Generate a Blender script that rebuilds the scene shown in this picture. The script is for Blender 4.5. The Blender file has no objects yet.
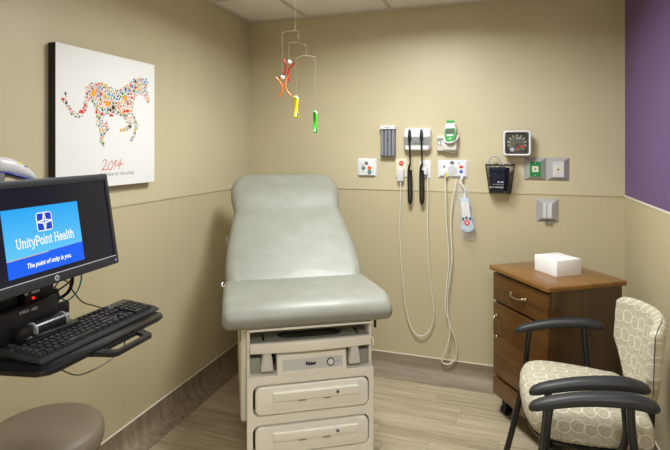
import bpy, bmesh, math, random
from math import sin, cos, pi, radians, sqrt
from mathutils import Vector, Matrix, noise

C = bpy.context.scene.collection
rnd = random.Random(7)

# ------------------------------------------------------------------ materials
def lin(c):
    return tuple(((v/255)/12.92 if v/255 <= .04045 else ((v/255+.055)/1.055)**2.4) for v in c) + (1,)

def mat(name, col, rough=.5, metal=0, coat=0, trans=0, ior=1.45, emit=None, estr=1, alpha=1,
        var=0, vscale=8, vstretch=(1, 1, 1), bump=0, bscale=200, col2=None, vdetail=3):
    m = bpy.data.materials.new(name); m.use_nodes = True
    nt = m.node_tree; b = nt.nodes['Principled BSDF']
    b.inputs['Base Color'].default_value = lin(col)
    b.inputs['Roughness'].default_value = rough
    b.inputs['Metallic'].default_value = metal
    b.inputs['Coat Weight'].default_value = coat
    b.inputs['Transmission Weight'].default_value = trans
    b.inputs['IOR'].default_value = ior
    b.inputs['Alpha'].default_value = alpha
    if emit:
        b.inputs['Emission Color'].default_value = lin(emit)
        b.inputs['Emission Strength'].default_value = estr
    tc = nt.nodes.new('ShaderNodeTexCoord')
    if var or col2:
        mp = nt.nodes.new('ShaderNodeMapping'); mp.inputs['Scale'].default_value = vstretch
        nt.links.new(tc.outputs['Object'], mp.inputs[0])
        n = nt.nodes.new('ShaderNodeTexNoise'); n.inputs['Scale'].default_value = vscale
        n.inputs['Detail'].default_value = vdetail; n.inputs['Roughness'].default_value = .6
        nt.links.new(mp.outputs[0], n.inputs['Vector'])
        r = nt.nodes.new('ShaderNodeValToRGB')
        if col2: a, c = lin(col2), lin(col)
        else:
            a = tuple(min(1, v*(1-var)) for v in lin(col)[:3])+(1,); c = tuple(min(1, v*(1+var)) for v in lin(col)[:3])+(1,)
        r.color_ramp.elements[0].color = a; r.color_ramp.elements[1].color = c
        r.color_ramp.elements[0].position = .32; r.color_ramp.elements[1].position = .68
        nt.links.new(n.outputs['Fac'], r.inputs[0]); nt.links.new(r.outputs[0], b.inputs['Base Color'])
    if bump:
        n2 = nt.nodes.new('ShaderNodeTexNoise'); n2.inputs['Scale'].default_value = bscale; n2.inputs['Detail'].default_value = 2
        nt.links.new(tc.outputs['Object'], n2.inputs['Vector'])
        bp = nt.nodes.new('ShaderNodeBump'); bp.inputs['Strength'].default_value = bump; bp.inputs['Distance'].default_value = .002
        nt.links.new(n2.outputs['Fac'], bp.inputs['Height']); nt.links.new(bp.outputs[0], b.inputs['Normal'])
    return m

class N:                                            # tiny node-graph helper
    def __init__(s, m): s.nt = m.node_tree; s.b = s.nt.nodes['Principled BSDF']
    def new(s, t, **k):
        n = s.nt.nodes.new(t)
        for a, v in k.items(): setattr(n, a, v)
        return n
    def put(s, sock, v):
        if hasattr(v, 'is_output'): s.nt.links.new(v, sock)
        else: sock.default_value = v
    def math(s, op, a, b=0, clamp=False):
        n = s.new('ShaderNodeMath', operation=op, use_clamp=clamp); s.put(n.inputs[0], a); s.put(n.inputs[1], b); return n.outputs[0]
    def vmath(s, op, a, b=(0, 0, 0)):
        n = s.new('ShaderNodeVectorMath', operation=op); s.put(n.inputs[0], a); s.put(n.inputs[1], b)
        return n.outputs['Value'] if op == 'LENGTH' else n.outputs[0]
    def mix(s, f, a, b):
        n = s.new('ShaderNodeMix', data_type='RGBA'); s.put(n.inputs[0], f); s.put(n.inputs[6], a); s.put(n.inputs[7], b); return n.outputs[2]
    def noise(s, vec, scale, detail=3):
        n = s.new('ShaderNodeTexNoise'); s.put(n.inputs['Vector'], vec); n.inputs['Scale'].default_value = scale; n.inputs['Detail'].default_value = detail; return n.outputs['Fac']
    def sep(s, v):
        n = s.new('ShaderNodeSeparateXYZ'); s.put(n.inputs[0], v); return n.outputs
    def comb(s, x, y, z=0.0):
        n = s.new('ShaderNodeCombineXYZ')
        for i, v in enumerate((x, y, z)): s.put(n.inputs[i], v)
        return n.outputs[0]

def floor_mat():
    m = mat('plank_vinyl', (165, 148, 125), .42); n = N(m)
    p = n.sep(n.new('ShaderNodeTexCoord').outputs['Object'])
    row = n.math('FLOOR', n.math('DIVIDE', p[1], .098))
    wr = n.new('ShaderNodeTexWhiteNoise', noise_dimensions='1D'); n.put(wr.inputs['W'], row)
    xs = n.math('ADD', n.math('DIVIDE', p[0], .62), n.math('MULTIPLY', wr.outputs[0], 7.0))
    cell = n.math('FLOOR', xs)
    wc = n.new('ShaderNodeTexWhiteNoise', noise_dimensions='2D'); n.put(wc.inputs['Vector'], n.comb(row, cell))
    tone = wc.outputs[0]
    gv = n.comb(n.math('MULTIPLY', p[0], 1.6), n.math('ADD', n.math('MULTIPLY', p[1], 48.0), n.math('MULTIPLY', tone, 40.0)), row)
    g = n.noise(gv, 1.6, 6)
    fine = n.noise(n.comb(n.math('MULTIPLY', p[0], 8.0), n.math('MULTIPLY', p[1], 160.0)), 1.0, 3)
    f = n.math('ADD', n.math('ADD', n.math('MULTIPLY', g, .75), n.math('MULTIPLY', tone, .17)), n.math('MULTIPLY', fine, .28))
    r = n.new('ShaderNodeValToRGB'); n.put(r.inputs[0], f)
    e = r.color_ramp.elements
    e[0].position, e[0].color = .30, lin((120, 106, 87)); e[1].position, e[1].color = .84, lin((200, 185, 157))
    k = r.color_ramp.elements.new(.55); k.color = lin((170, 154, 128))
    fy = n.math('FRACT', n.math('DIVIDE', p[1], .098)); fx = n.math('FRACT', xs)
    seam = n.math('MAXIMUM', n.math('LESS_THAN', fy, .025), n.math('LESS_THAN', fx, .005))
    col = n.mix(n.math('MULTIPLY', seam, .35), r.outputs[0], lin((90, 78, 66)))
    n.put(n.b.inputs['Base Color'], col)
    return m

def wood_mat(name, dark, light, axis=0, rough=.3, coat=.25, sc=1.0):
    m = mat(name, light, rough, coat=coat); n = N(m)
    p = n.sep(n.new('ShaderNodeTexCoord').outputs['Object'])
    s = [30*sc]*3; s[axis] = 1.6*sc
    v = n.comb(*[n.math('MULTIPLY', p[i], s[i]) for i in range(3)])
    g = n.noise(v, 1.0, 5)
    f = n.noise(n.vmath('MULTIPLY', v, (7., 7., 7.)), 1.0, 2)
    r = n.new('ShaderNodeValToRGB'); n.put(r.inputs[0], n.math('ADD', n.math('MULTIPLY', g, .8), n.math('MULTIPLY', f, .2)))
    e = r.color_ramp.elements; e[0].position, e[0].color = .3, lin(dark); e[1].position, e[1].color = .72, lin(light)
    n.put(n.b.inputs['Base Color'], r.outputs[0]); return m

def fabric_mat():
    m = mat('ring_fabric', (190, 180, 150), .9); n = N(m)
    uv = n.new('ShaderNodeTexCoord').outputs['UV']
    base = n.noise(n.vmath('MULTIPLY', uv, (60., 420., 1.)), 1.0, 2)
    col = n.mix(base, lin((170, 162, 138)), lin((194, 187, 165)))
    def ring(col, off, r, w, c, k, period=(.090, .076)):
        q = n.vmath('ADD', n.vmath('DIVIDE', uv, (period[0], period[1], 1.)), off)
        q = n.vmath('SUBTRACT', n.vmath('FRACTION', q), (.5, .5, 0.))
        q = n.vmath('MULTIPLY', q, (period[0], period[1], 0.))
        d = n.math('ABSOLUTE', n.math('SUBTRACT', n.vmath('LENGTH', q), r))
        f = n.math('MULTIPLY', n.math('SUBTRACT', 1.0, n.math('DIVIDE', d, w), True), k)
        f = n.math('MULTIPLY', f, 1.6, True)
        return n.mix(f, col, c)
    dk, lt = lin((148, 140, 114)), lin((226, 221, 205))
    col = ring(col, (.35, .62, 0), .026, .0016, dk, .7)
    col = ring(col, (.85, .22, 0), .023, .0016, dk, .6)
    col = ring(col, (.0, .0, 0), .0255, .0019, lt, .95)
    col = ring(col, (.52, .12, 0), .0235, .0019, lt, .9)
    col = ring(col, (.25, .5, 0), .021, .0017, lt, .6, (.18, .152))
    n.put(n.b.inputs['Base Color'], col); return m

def canvas_mat():
    m = mat('printed_canvas', (243, 242, 240), .75); n = N(m)
    p = n.sep(n.new('ShaderNodeTexCoord').outputs['Object'])
    u = n.math('DIVIDE', p[1], .05); v = n.math('DIVIDE', p[2], .0165)
    row = n.math('FLOOR', v)
    u = n.math('ADD', u, n.math('MULTIPLY', n.math('MODULO', row, 2.0), .5))
    d = n.vmath('LENGTH', n.comb(n.math('MULTIPLY', n.math('SUBTRACT', n.math('FRACT', u), .5), 1.0), n.math('MULTIPLY', n.math('FRACT', v), .42)))
    w = n.math('GREATER_THAN', n.math('FRACT', n.math('MULTIPLY', d, 6.0)), .62)
    n.put(n.b.inputs['Base Color'], n.mix(w, lin((244, 243, 241)), lin((231, 230, 229)))); return m

M = {}
M['floor'] = floor_mat()
M['wall'] = mat('beige_paint', (201, 189, 156), .40, var=.03, vscale=3, bump=.12, bscale=420)
M['cover'] = mat('beige_wallcovering', (192, 179, 145), .55, var=.012, vscale=60, vstretch=(1, 1, .03), bump=.15, bscale=300)
M['purple'] = mat('purple_paint', (104, 80, 128), .5, var=.03, vscale=3, bump=.12, bscale=420)
M['ceil'] = mat('ceiling_tile', (240, 237, 229), .9, var=.05, vscale=240, bump=.3, bscale=300)
M['grid'] = mat('ceiling_grid_paint', (206, 198, 184), .6)
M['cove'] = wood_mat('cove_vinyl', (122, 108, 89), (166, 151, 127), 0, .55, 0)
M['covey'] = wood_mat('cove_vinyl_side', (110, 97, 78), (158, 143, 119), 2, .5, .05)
M['cap'] = mat('cove_cap', (225, 220, 205), .5)
M['vinyl'] = mat('upholstery_vinyl', (144, 144, 134), .45, coat=.04, col2=(133, 133, 120), vscale=9, vdetail=6, bump=.08, bscale=260)
M['cream'] = mat('cream_plastic', (230, 226, 211), .45, var=.02)
M['cream2'] = mat('cream_moulding', (232, 229, 216), .4, var=.02)
M['greyp'] = mat('grey_tray_plastic', (150, 150, 140), .4, var=.03)
M['silver'] = mat('console_panel', (200, 202, 198), .4, var=.02)
M['dark'] = mat('dark_gap', (28, 28, 27), .6, var=.1)
M['pan'] = mat('black_pan', (22, 22, 22), .2, var=.2)
M['chrome'] = mat('chrome', (200, 198, 190), .18, 1, var=.03)
M['steel'] = mat('brushed_steel', (182, 181, 180), .5, .45, var=.06, vscale=60, vstretch=(.1, .1, 3))
M['steel2'] = mat('steel_insert', (214, 214, 218), .4, .3, var=.04)
M['black'] = mat('black_plastic', (24, 24, 26), .38, var=.08)
M['blackm'] = mat('black_metal', (20, 20, 21), .3, coat=.2, var=.08)
M['arm'] = mat('black_urethane', (38, 38, 40), .48, var=.08, bump=.05)
M['bezel'] = mat('monitor_bezel', (42, 43, 47), .42, var=.05)
M['screen'] = mat('screen_glass', (13, 13, 18), .16, var=.05, emit=(26, 27, 38), estr=.75)
M['key'] = mat('keycap', (30, 30, 32), .42, var=.1)
M['keyboard'] = mat('keyboard_shell', (40, 41, 44), .36, var=.06)
M['legend'] = mat('key_legend', (105, 105, 108), .6)
M['tray'] = mat('tray_laminate', (17, 17, 19), .25, var=.1)
M['label'] = mat('grey_print', (205, 205, 206), .6)
M['white'] = mat('white_plastic', (222, 222, 224), .38, var=.015)
M['offw'] = mat('warm_white_plastic', (208, 206, 196), .42, var=.015)
M['ivory'] = mat('ivory_plate', (218, 213, 188), .45, var=.015)
M['cord'] = mat('pale_cord', (222, 216, 200), .5, var=.03)
M['tube'] = mat('smoky_tube', (140, 140, 150), .4, var=.05)
M['grille'] = mat('grille_grey', (206, 206, 206), .5, var=.02)
M['greyl'] = mat('light_grey_plastic', (178, 180, 186), .45, var=.03)
M['greyd'] = mat('slate_plastic', (98, 98, 106), .45, var=.05)
M['greym'] = mat('mid_grey_plastic', (136, 134, 132), .5, var=.05)
M['red'] = mat('red_plastic', (222, 52, 34), .4, var=.03)
M['orange'] = mat('orange_button', (240, 112, 44), .4, var=.03)
M['green'] = mat('green_plastic', (48, 160, 66), .4, var=.03)
M['dgreen'] = mat('dark_green_button', (40, 110, 88), .4, var=.03)
M['navy'] = mat('navy_fabric', (26, 28, 48), .85, var=.2, vscale=60, bump=.2)
M['navyp'] = mat('navy_plastic', (40, 64, 104), .4, var=.03)
M['blue'] = mat('blue_plastic', (52, 98, 200), .4, var=.03)
M['pale'] = mat('pale_blue_plastic', (186, 204, 222), .4, var=.02)
M['lcd'] = mat('lcd_grey', (92, 100, 92), .25, var=.05)
M['yellow'] = mat('yellow_sticker', (232, 218, 60), .5, var=.03)
M['scanw'] = mat('scanner_grey', (206, 205, 204), .36, var=.02)
M['scanb'] = mat('scanner_blue', (38, 50, 128), .35, var=.04)
M['teal'] = mat('teal_cable', (40, 178, 172), .45, var=.03)
M['stool'] = mat('taupe_vinyl', (118, 107, 90), .5, var=.04, vscale=12, bump=.12, bscale=320)
M['fabric'] = fabric_mat()
M['canvas'] = canvas_mat()
M['canvase'] = mat('canvas_edge', (38, 34, 32), .7, var=.08)
M['box'] = mat('white_card', (244, 243, 242), .6, var=.01)
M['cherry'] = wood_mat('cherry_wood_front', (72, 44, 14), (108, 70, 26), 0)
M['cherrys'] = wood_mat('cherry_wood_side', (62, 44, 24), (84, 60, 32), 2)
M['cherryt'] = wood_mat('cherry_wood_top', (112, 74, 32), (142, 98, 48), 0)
M['nickel'] = mat('nickel', (196, 186, 166), .25, 1, var=.03)
M['thread'] = mat('thread', (150, 142, 122), .8)
M['bead'] = mat('white_bead', (240, 238, 232), .3, var=.01)
def glassy(n, c): return mat(n, c, .3, trans=.35, ior=1.45, var=.03)
M['gred'] = glassy('red_acrylic', (178, 26, 16)); M['gor'] = glassy('orange_acrylic', (238, 122, 22))
M['gye'] = glassy('yellow_acrylic', (244, 226, 8)); M['ggr'] = glassy('green_acrylic', (48, 208, 30))
M['bag'] = mat('clear_film', (250, 250, 250), .08, trans=0, alpha=.11, bump=.9, bscale=45)
M['led'] = mat('red_led', (255, 30, 20), .4, emit=(255, 40, 24), estr=1.5)
M['ledb'] = mat('blue_led', (120, 130, 255), .4, emit=(150, 160, 255), estr=1.0)
M['ledg'] = mat('green_led', (190, 230, 90), .4, emit=(200, 235, 90), estr=.9)
M['lampglass'] = mat('lamp_diffuser', (250, 248, 240), .5, emit=(255, 246, 226), estr=2.5)
def emis(n, c, k=1.): return mat(n, (4, 4, 4), .3, emit=c, estr=k)
M['px_sky'] = emis('display_azure', (52, 178, 246)); M['px_blue'] = emis('display_blue', (22, 92, 238))
M['px_royal'] = emis('display_royal', (24, 62, 196)); M['px_white'] = emis('display_white', (246, 250, 255))
M['px_gold'] = emis('display_gold', (226, 184, 120)); M['px_violet'] = emis('display_violet', (74, 62, 220))
def grad(m, axis, v0, v1, c0, c1):                  # the picture shown on the screen is itself a gradient
    n = N(m); p = n.sep(n.new('ShaderNodeTexCoord').outputs['Object'])
    f = n.math('DIVIDE', n.math('SUBTRACT', p[axis], v0), v1-v0, True)
    n.put(n.b.inputs['Emission Color'], n.mix(f, lin(c0), lin(c1)))
grad(M['px_sky'], 2, .09, .23, (96, 200, 250), (14, 164, 244))
grad(M['px_blue'], 1, -.40, -.14, (70, 110, 245), (14, 98, 246))
PAL = [mat('print_'+k, c, .75) for k, c in dict(red=(216, 70, 54), amber=(244, 168, 36), straw=(214, 182, 92), leaf=(104, 132, 44),
       olive=(62, 66, 44), sky=(78, 154, 200), tan=(176, 152, 106), pink=(232, 150, 132), cobalt=(60, 98, 190)).items()]
M['ink'] = mat('red_ink', (206, 66, 52), .75); M['inkg'] = mat('grey_ink', (128, 128, 130), .75)
M['dial'] = mat('dial_face', (58, 60, 54), .5); M['dialm'] = mat('dial_marks', (206, 202, 160), .5)
M['clear'] = mat('clear_lens', (255, 255, 255), .05, trans=1.0, ior=1.2)

# ------------------------------------------------------------------ mesh builder
def rrect(w, h, r, n=6, cx=0, cy=0):
    r = min(r, w/2-1e-5, h/2-1e-5); P = []
    for (sx, sy, a0) in ((1, -1, -90), (1, 1, 0), (-1, 1, 90), (-1, -1, 180)):
        for i in range(n+1):
            a = radians(a0+90*i/n); P.append((cx+sx*(w/2-r)+r*cos(a), cy+sy*(h/2-r)+r*sin(a)))
    return P
def circ(r, n=24, cx=0, cy=0): return [(cx+r*cos(2*pi*i/n), cy+r*sin(2*pi*i/n)) for i in range(n)]
def crom(pts, k=6, closed=False):
    pts = [Vector(p) for p in pts]; n = len(pts); out = []
    for i in range(n if closed else n-1):
        g = lambda j: pts[j % n] if closed else pts[max(0, min(n-1, j))]
        a, b, c, d = g(i-1), g(i), g(i+1), g(i+2)
        for t in range(k):
            t /= k; out.append(.5*((2*b)+(c-a)*t+(2*a-5*b+4*c-d)*t*t+(3*b-a-3*c+d)*t**3))
    if not closed: out.append(pts[-1])
    return out
def frame(o, x, y):                                 # matrix with origin o and plane axes x, y
    x = Vector(x).normalized(); y = Vector(y).normalized(); z = x.cross(y)
    return Matrix(((x.x, y.x, z.x, o[0]), (x.y, y.y, z.y, o[1]), (x.z, y.z, z.z, o[2]), (0, 0, 0, 1)))
def T(x, y, z): return Matrix.Translation((x, y, z))
def Rz(a): return Matrix.Rotation(radians(a), 4, 'Z')
def Rx(a): return Matrix.Rotation(radians(a), 4, 'X')
def Ry(a): return Matrix.Rotation(radians(a), 4, 'Y')
def onwall(x, z, y=0): return frame((x, y, z), (1, 0, 0), (0, 0, 1))     # plane facing -Y

class B:
    def __init__(s): s.bm = bmesh.new()
    def _add(s, bm, Mx=None, mi=0):
        for f in bm.faces: f.material_index = mi
        if Mx is not None: bm.transform(Mx)
        bmesh.ops.recalc_face_normals(bm, faces=bm.faces)
        me = bpy.data.meshes.new('t'); bm.to_mesh(me); bm.free()
        s.bm.from_mesh(me); bpy.data.meshes.remove(me); return s
    def box(s, c, d, bev=0, seg=2, Mx=None, mi=0):
        bm = bmesh.new(); bmesh.ops.create_cube(bm, size=1)
        bm.transform(T(*c) @ Matrix.Diagonal((d[0], d[1], d[2], 1)))
        if bev: bmesh.ops.bevel(bm, geom=bm.edges[:], offset=bev, segments=seg, profile=.5, affect='EDGES')
        return s._add(bm, Mx, mi)
    def bb(s, x0, x1, y0, y1, z0, z1, bev=0, seg=2, Mx=None, mi=0):
        return s.box(((x0+x1)/2, (y0+y1)/2, (z0+z1)/2), (abs(x1-x0), abs(y1-y0), abs(z1-z0)), bev, seg, Mx, mi)
    def prism(s, pts, depth, Mx=None, bev=0, seg=3, mi=0, both=False, holes=()):
        """polygon in the local XY plane, extruded along +Z; bevel on the +Z rim (or both rims)"""
        bm = bmesh.new()
        if holes:
            es = []
            for L in (pts,)+tuple(holes):
                vs = [bm.verts.new((p[0], p[1], 0)) for p in L]
                es += [bm.edges.new((vs[i], vs[(i+1) % len(vs)])) for i in range(len(vs))]
            bmesh.ops.triangle_fill(bm, edges=es, use_beauty=True)
        else:
            bm.faces.new([bm.verts.new((p[0], p[1], 0)) for p in pts])
        r = bmesh.ops.extrude_face_region(bm, geom=bm.faces[:])
        bmesh.ops.translate(bm, verts=[v for v in r['geom'] if isinstance(v, bmesh.types.BMVert)], vec=(0, 0, depth))
        bmesh.ops.recalc_face_normals(bm, faces=bm.faces)
        if bev:
            ed = []
            for e in bm.edges:
                zz = [v.co.z for v in e.verts]
                if abs(zz[0]-zz[1]) < 1e-7 and e.calc_face_angle(0) > .5 and (both or zz[0] > depth/2): ed.append(e)
            bmesh.ops.bevel(bm, geom=ed, offset=bev, segments=seg, profile=.5, affect='EDGES', clamp_overlap=True)
        return s._add(bm, Mx, mi)
    def flat(s, pts, Mx=None, mi=0):
        bm = bmesh.new(); bm.faces.new([bm.verts.new((p[0], p[1], 0)) for p in pts])
        if Mx is not None: bm.transform(Mx)
        for f in bm.faces: f.material_index = mi
        me = bpy.data.meshes.new('t'); bm.to_mesh(me); bm.free(); s.bm.from_mesh(me); bpy.data.meshes.remove(me); return s
    def lathe(s, prof, n=32, Mx=None, mi=0):
        bm = bmesh.new(); R = []
        for (r, z) in prof:
            R.append([bm.verts.new((0, 0, z))] if r < 1e-6 else [bm.verts.new((r*cos(2*pi*i/n), r*sin(2*pi*i/n), z)) for i in range(n)])
        for a, b in zip(R, R[1:]):
            for i in range(n):
                j = (i+1) % n
                if len(a) == 1 and len(b) == 1: continue
                if len(a) == 1: bm.faces.new((a[0], b[i], b[j]))
                elif len(b) == 1: bm.faces.new((a[i], a[j], b[0]))
                else: bm.faces.new((a[i], a[j], b[j], b[i]))
        for L in (R[0], R[-1]):
            if len(L) > 1: bm.faces.new(L)
        return s._add(bm, Mx, mi)
    def cyl(s, p0, p1, r, r2=None, n=20, mi=0, bev=0):
        p0, p1 = Vector(p0), Vector(p1); d = p1-p0; L = d.length; r2 = r if r2 is None else r2
        q = d.to_track_quat('Z', 'Y').to_matrix().to_4x4(); q.translation = p0
        pf = [(0, 0), (r-bev, 0), (r, bev), (r2, L-bev), (r2-bev, L), (0, L)] if bev else [(0, 0), (r, 0), (r2, L), (0, L)]
        return s.lathe(pf, n, q, mi)
    def sweep(s, pts, sz, up=(0, 0, 1), n=14, mi=0, k=5, closed=False, power=1.0, endr=True):
        """sz: one (w,h) or a list, half sizes; up fixes the twist"""
        P = crom(pts, k, closed) if k > 1 else [Vector(p) for p in pts]
        m = len(P)
        if isinstance(sz, (int, float)): sz = (sz, sz)
        if isinstance(sz, tuple): S = [sz]*m
        else:
            S = []
            for i in range(m):
                t = i/(m-1)*(len(sz)-1); j = min(int(t), len(sz)-2); f = t-j
                S.append(tuple(sz[j][q]*(1-f)+sz[j+1][q]*f for q in (0, 1)))
        bm = bmesh.new(); rings = []; ux = None
        for i, p in enumerate(P):
            a = P[(i-1) % m] if closed else P[max(i-1, 0)]; b = P[(i+1) % m] if closed else P[min(i+1, m-1)]
            t = (b-a).normalized()
            if up is not None: x = t.cross(Vector(up))
            else: x = (ux - t*ux.dot(t)) if ux else t.orthogonal()
            if x.length < 1e-4: x = ux or t.orthogonal()
            x.normalize(); ux = x; y = x.cross(t).normalized()
            R = []
            for q in range(n):
                A = 2*pi*q/n; cc, ss = cos(A), sin(A)
                cc = math.copysign(abs(cc)**power, cc); ss = math.copysign(abs(ss)**power, ss)
                R.append(bm.verts.new(p+x*(S[i][0]*cc)+y*(S[i][1]*ss)))
            rings.append(R)
        for i in range(m if closed else m-1):
            a, b = rings[i], rings[(i+1) % m]
            for q in range(n): bm.faces.new((a[q], a[(q+1) % n], b[(q+1) % n], b[q]))
        if not closed:
            bm.faces.new(rings[0]); bm.faces.new(rings[-1])
        return s._add(bm, None, mi)
    def tube(s, pts, r, n=10, mi=0, k=5, closed=False): return s.sweep(pts, (r, r), None, n, mi, k, closed)
    def ball(s, c, r, mi=0, sc=(1, 1, 1), n=16):
        bm = bmesh.new(); bmesh.ops.create_uvsphere(bm, u_segments=n, v_segments=n//2+2, radius=r)
        return s._add(bm, T(*c) @ Matrix.Diagonal((sc[0], sc[1], sc[2], 1)), mi)
    def grid(s, fn, nu, nv, thick, mi=0, bev=0):
        """closed shell from fn(u,v) -> (front point, back point)"""
        bm = bmesh.new(); A = [[None]*(nv+1) for _ in range(nu+1)]; Bk = [[None]*(nv+1) for _ in range(nu+1)]
        for i in range(nu+1):
            for j in range(nv+1):
                a, b = fn(i/nu, j/nv); A[i][j] = bm.verts.new(a); Bk[i][j] = bm.verts.new(b)
        for i in range(nu):
            for j in range(nv):
                bm.faces.new((A[i][j], A[i+1][j], A[i+1][j+1], A[i][j+1])); bm.faces.new((Bk[i][j], Bk[i][j+1], Bk[i+1][j+1], Bk[i+1][j]))
        for i in range(nu):
            bm.faces.new((A[i][0], Bk[i][0], Bk[i+1][0], A[i+1][0])); bm.faces.new((A[i][nv], A[i+1][nv], Bk[i+1][nv], Bk[i][nv]))
        for j in range(nv):
            bm.faces.new((A[0][j], A[0][j+1], Bk[0][j+1], Bk[0][j])); bm.faces.new((A[nu][j], Bk[nu][j], Bk[nu][j+1], A[nu][j+1]))
        return s._add(bm, None, mi)
    def done(s, name, mats, parent=None, smooth=38, uv=None):
        me = bpy.data.meshes.new(name); s.bm.to_mesh(me); s.bm.free()
        for k in ([mats] if not isinstance(mats, (list, tuple)) else mats): me.materials.append(M[k] if isinstance(k, str) else k)
        if smooth:
            me.polygons.foreach_set('use_smooth', [True]*len(me.polygons)); me.set_sharp_from_angle(angle=radians(smooth))
        if uv:
            L = me.uv_layers.new(name='UVMap')
            for p in me.polygons:
                n = p.normal
                for li in p.loop_indices:
                    c = me.vertices[me.loops[li].vertex_index].co
                    if uv == 'back': t = (c.y, c.z)
                    elif abs(n.z) > .5: t = (c.x, c.y)
                    elif abs(n.y) > abs(n.x): t = (c.x, c.z+c.y)
                    else: t = (c.z, c.y)
                    L.data[li].uv = t
        o = bpy.data.objects.new(name, me); C.objects.link(o)
        if parent: o.parent = parent
        return o

def tag(o, label=None, cat=None, group=None, kind=None):
    if label: o['label'] = label
    if cat: o['category'] = cat
    if group: o['group'] = group
    if kind: o['kind'] = kind
    return o
def thing(name, label, cat, loc=(0, 0, 0), rz=0, group=None):
    o = bpy.data.objects.new(name, None); C.objects.link(o); o.empty_display_size = .1
    o.location = loc; o.rotation_euler = (0, 0, radians(rz)); return tag(o, label, cat, group)
def struct(name, b, mats, smooth=0): return tag(b.done(name, mats, None, smooth), kind='structure')
def copy_tree(o, parent=None):
    c = o.copy(); C.objects.link(c)
    if parent: c.parent = parent
    for ch in list(o.children): copy_tree(ch, c)
    return c
def text_into(b, s, size, Mx, mi=0, depth=.0003, align='CENTER', bold=0, shear=0, sx=1.0):
    cu = bpy.data.curves.new('t', 'FONT'); cu.body = s; cu.size = size; cu.align_x = align; cu.align_y = 'CENTER'
    cu.extrude = depth; cu.offset = bold; cu.shear = shear; cu.resolution_u = 3
    o = bpy.data.objects.new('t', cu); C.objects.link(o)
    bpy.context.view_layer.update()
    me = bpy.data.meshes.new_from_object(o.evaluated_get(bpy.context.evaluated_depsgraph_get()))
    bpy.data.objects.remove(o); bpy.data.curves.remove(cu)
    me.transform(Mx @ Matrix.Diagonal((sx, 1, 1, 1)))
    for p in me.polygons: p.material_index = mi
    b.bm.from_mesh(me)
    # keep index
    bpy.data.meshes.remove(me); return b
# ------------------------------------------------------------------ the room
XL, XR, YB, YF, ZC, ZR = -1.747, .687, 3.232, -1.1, 2.43, 1.222
t = .1
struct('floor', B().bb(XL-t, XR+t, YF-t, YB+t, -.1, 0), 'floor')
struct('ceiling', B().bb(XL-t, XR+t, YF-t, YB+t, ZC, ZC+.1), 'ceil')
b = B(); b.bb(XL-t, XL, YF, YB, ZR, ZC, mi=0); b.bb(XL-t, XL, YF, YB, 0, ZR, mi=1); struct('wall_left', b, ['wall', 'cover'])
b = B(); b.bb(XL-t, XR+t, YB, YB+t, ZR, ZC, mi=0); b.bb(XL-t, XR+t, YB, YB+t, 0, ZR, mi=1); struct('wall_back', b, ['wall', 'cover'])
b = B(); b.bb(XR, XR+t, YF, YB, ZR, ZC, mi=0); b.bb(XR, XR+t, YF, YB, 0, ZR, mi=1); struct('wall_right', b, ['purple', 'cover'])
struct('wall_front', B().bb(XL-t, XR+t, YF-t, YF, 0, ZC), 'wall')
# thin seam strip where paint meets the wallcovering
struct('trim_1', B().bb(XL, XL+.004, YF, YB, ZR-.006, ZR+.006, .0015), 'cover')
struct('trim_2', B().bb(XL+.004, XR-.004, YB-.004, YB, ZR-.006, ZR+.006, .0015), 'cover')
struct('trim_3', B().bb(XR-.004, XR, YF, YB, ZR-.006, ZR+.006, .0015), 'cap')
# ceiling grid: wall angle and tees
b = B(); b.bb(XL, XR, YB-.022, YB, ZC-.012, ZC); b.bb(XL, XL+.022, YF, YB-.022, ZC-.012, ZC); b.bb(XR-.022, XR, YF, YB-.022, ZC-.012, ZC)
struct('trim_4', b, 'grid')
b = B()
for x in (-1.302, -.692, -.082, .528): b.bb(x-.012, x+.012, YF, YB-.022, ZC-.006, ZC)
for y in (2.70, 1.46, .85, .42, -.82): b.bb(XL+.022, XR-.022, y-.012, y+.012, ZC-.005, ZC)
struct('trim_5', b, 'grid')
# coved vinyl base, rolled from the floor up the wall
def cove():
    P = [(0, 0), (0, .132), (.004, .132), (.004, .085)]
    for i in range(1, 12):
        a = radians(90*i/12); P.append((.004+.086*(1-cos(a)), .085-.0845*sin(a)))
    return P+[(.092, 0)]
for nm, F, L, mt in (('baseboard_back', frame((XR, YB, 0), (0, -1, 0), (0, 0, 1)), XR-XL, 'cove'),
                     ('baseboard_left', frame((XL, YB, 0), (1, 0, 0), (0, 0, 1)), YB-YF, 'covey'),
                     ('baseboard_right', frame((XR, YF, 0), (-1, 0, 0), (0, 0, 1)), YB-YF, 'covey')):
    b = B(); b.prism(cove(), L if nm != 'baseboard_back' else L, F, mi=0)
    b.prism([(0, .132), (.006, .132), (.006, .137), (0, .137)], L, F, mi=1)
    tag(b.done(nm, [mt, 'cap'], None, 50), kind='structure')

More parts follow.
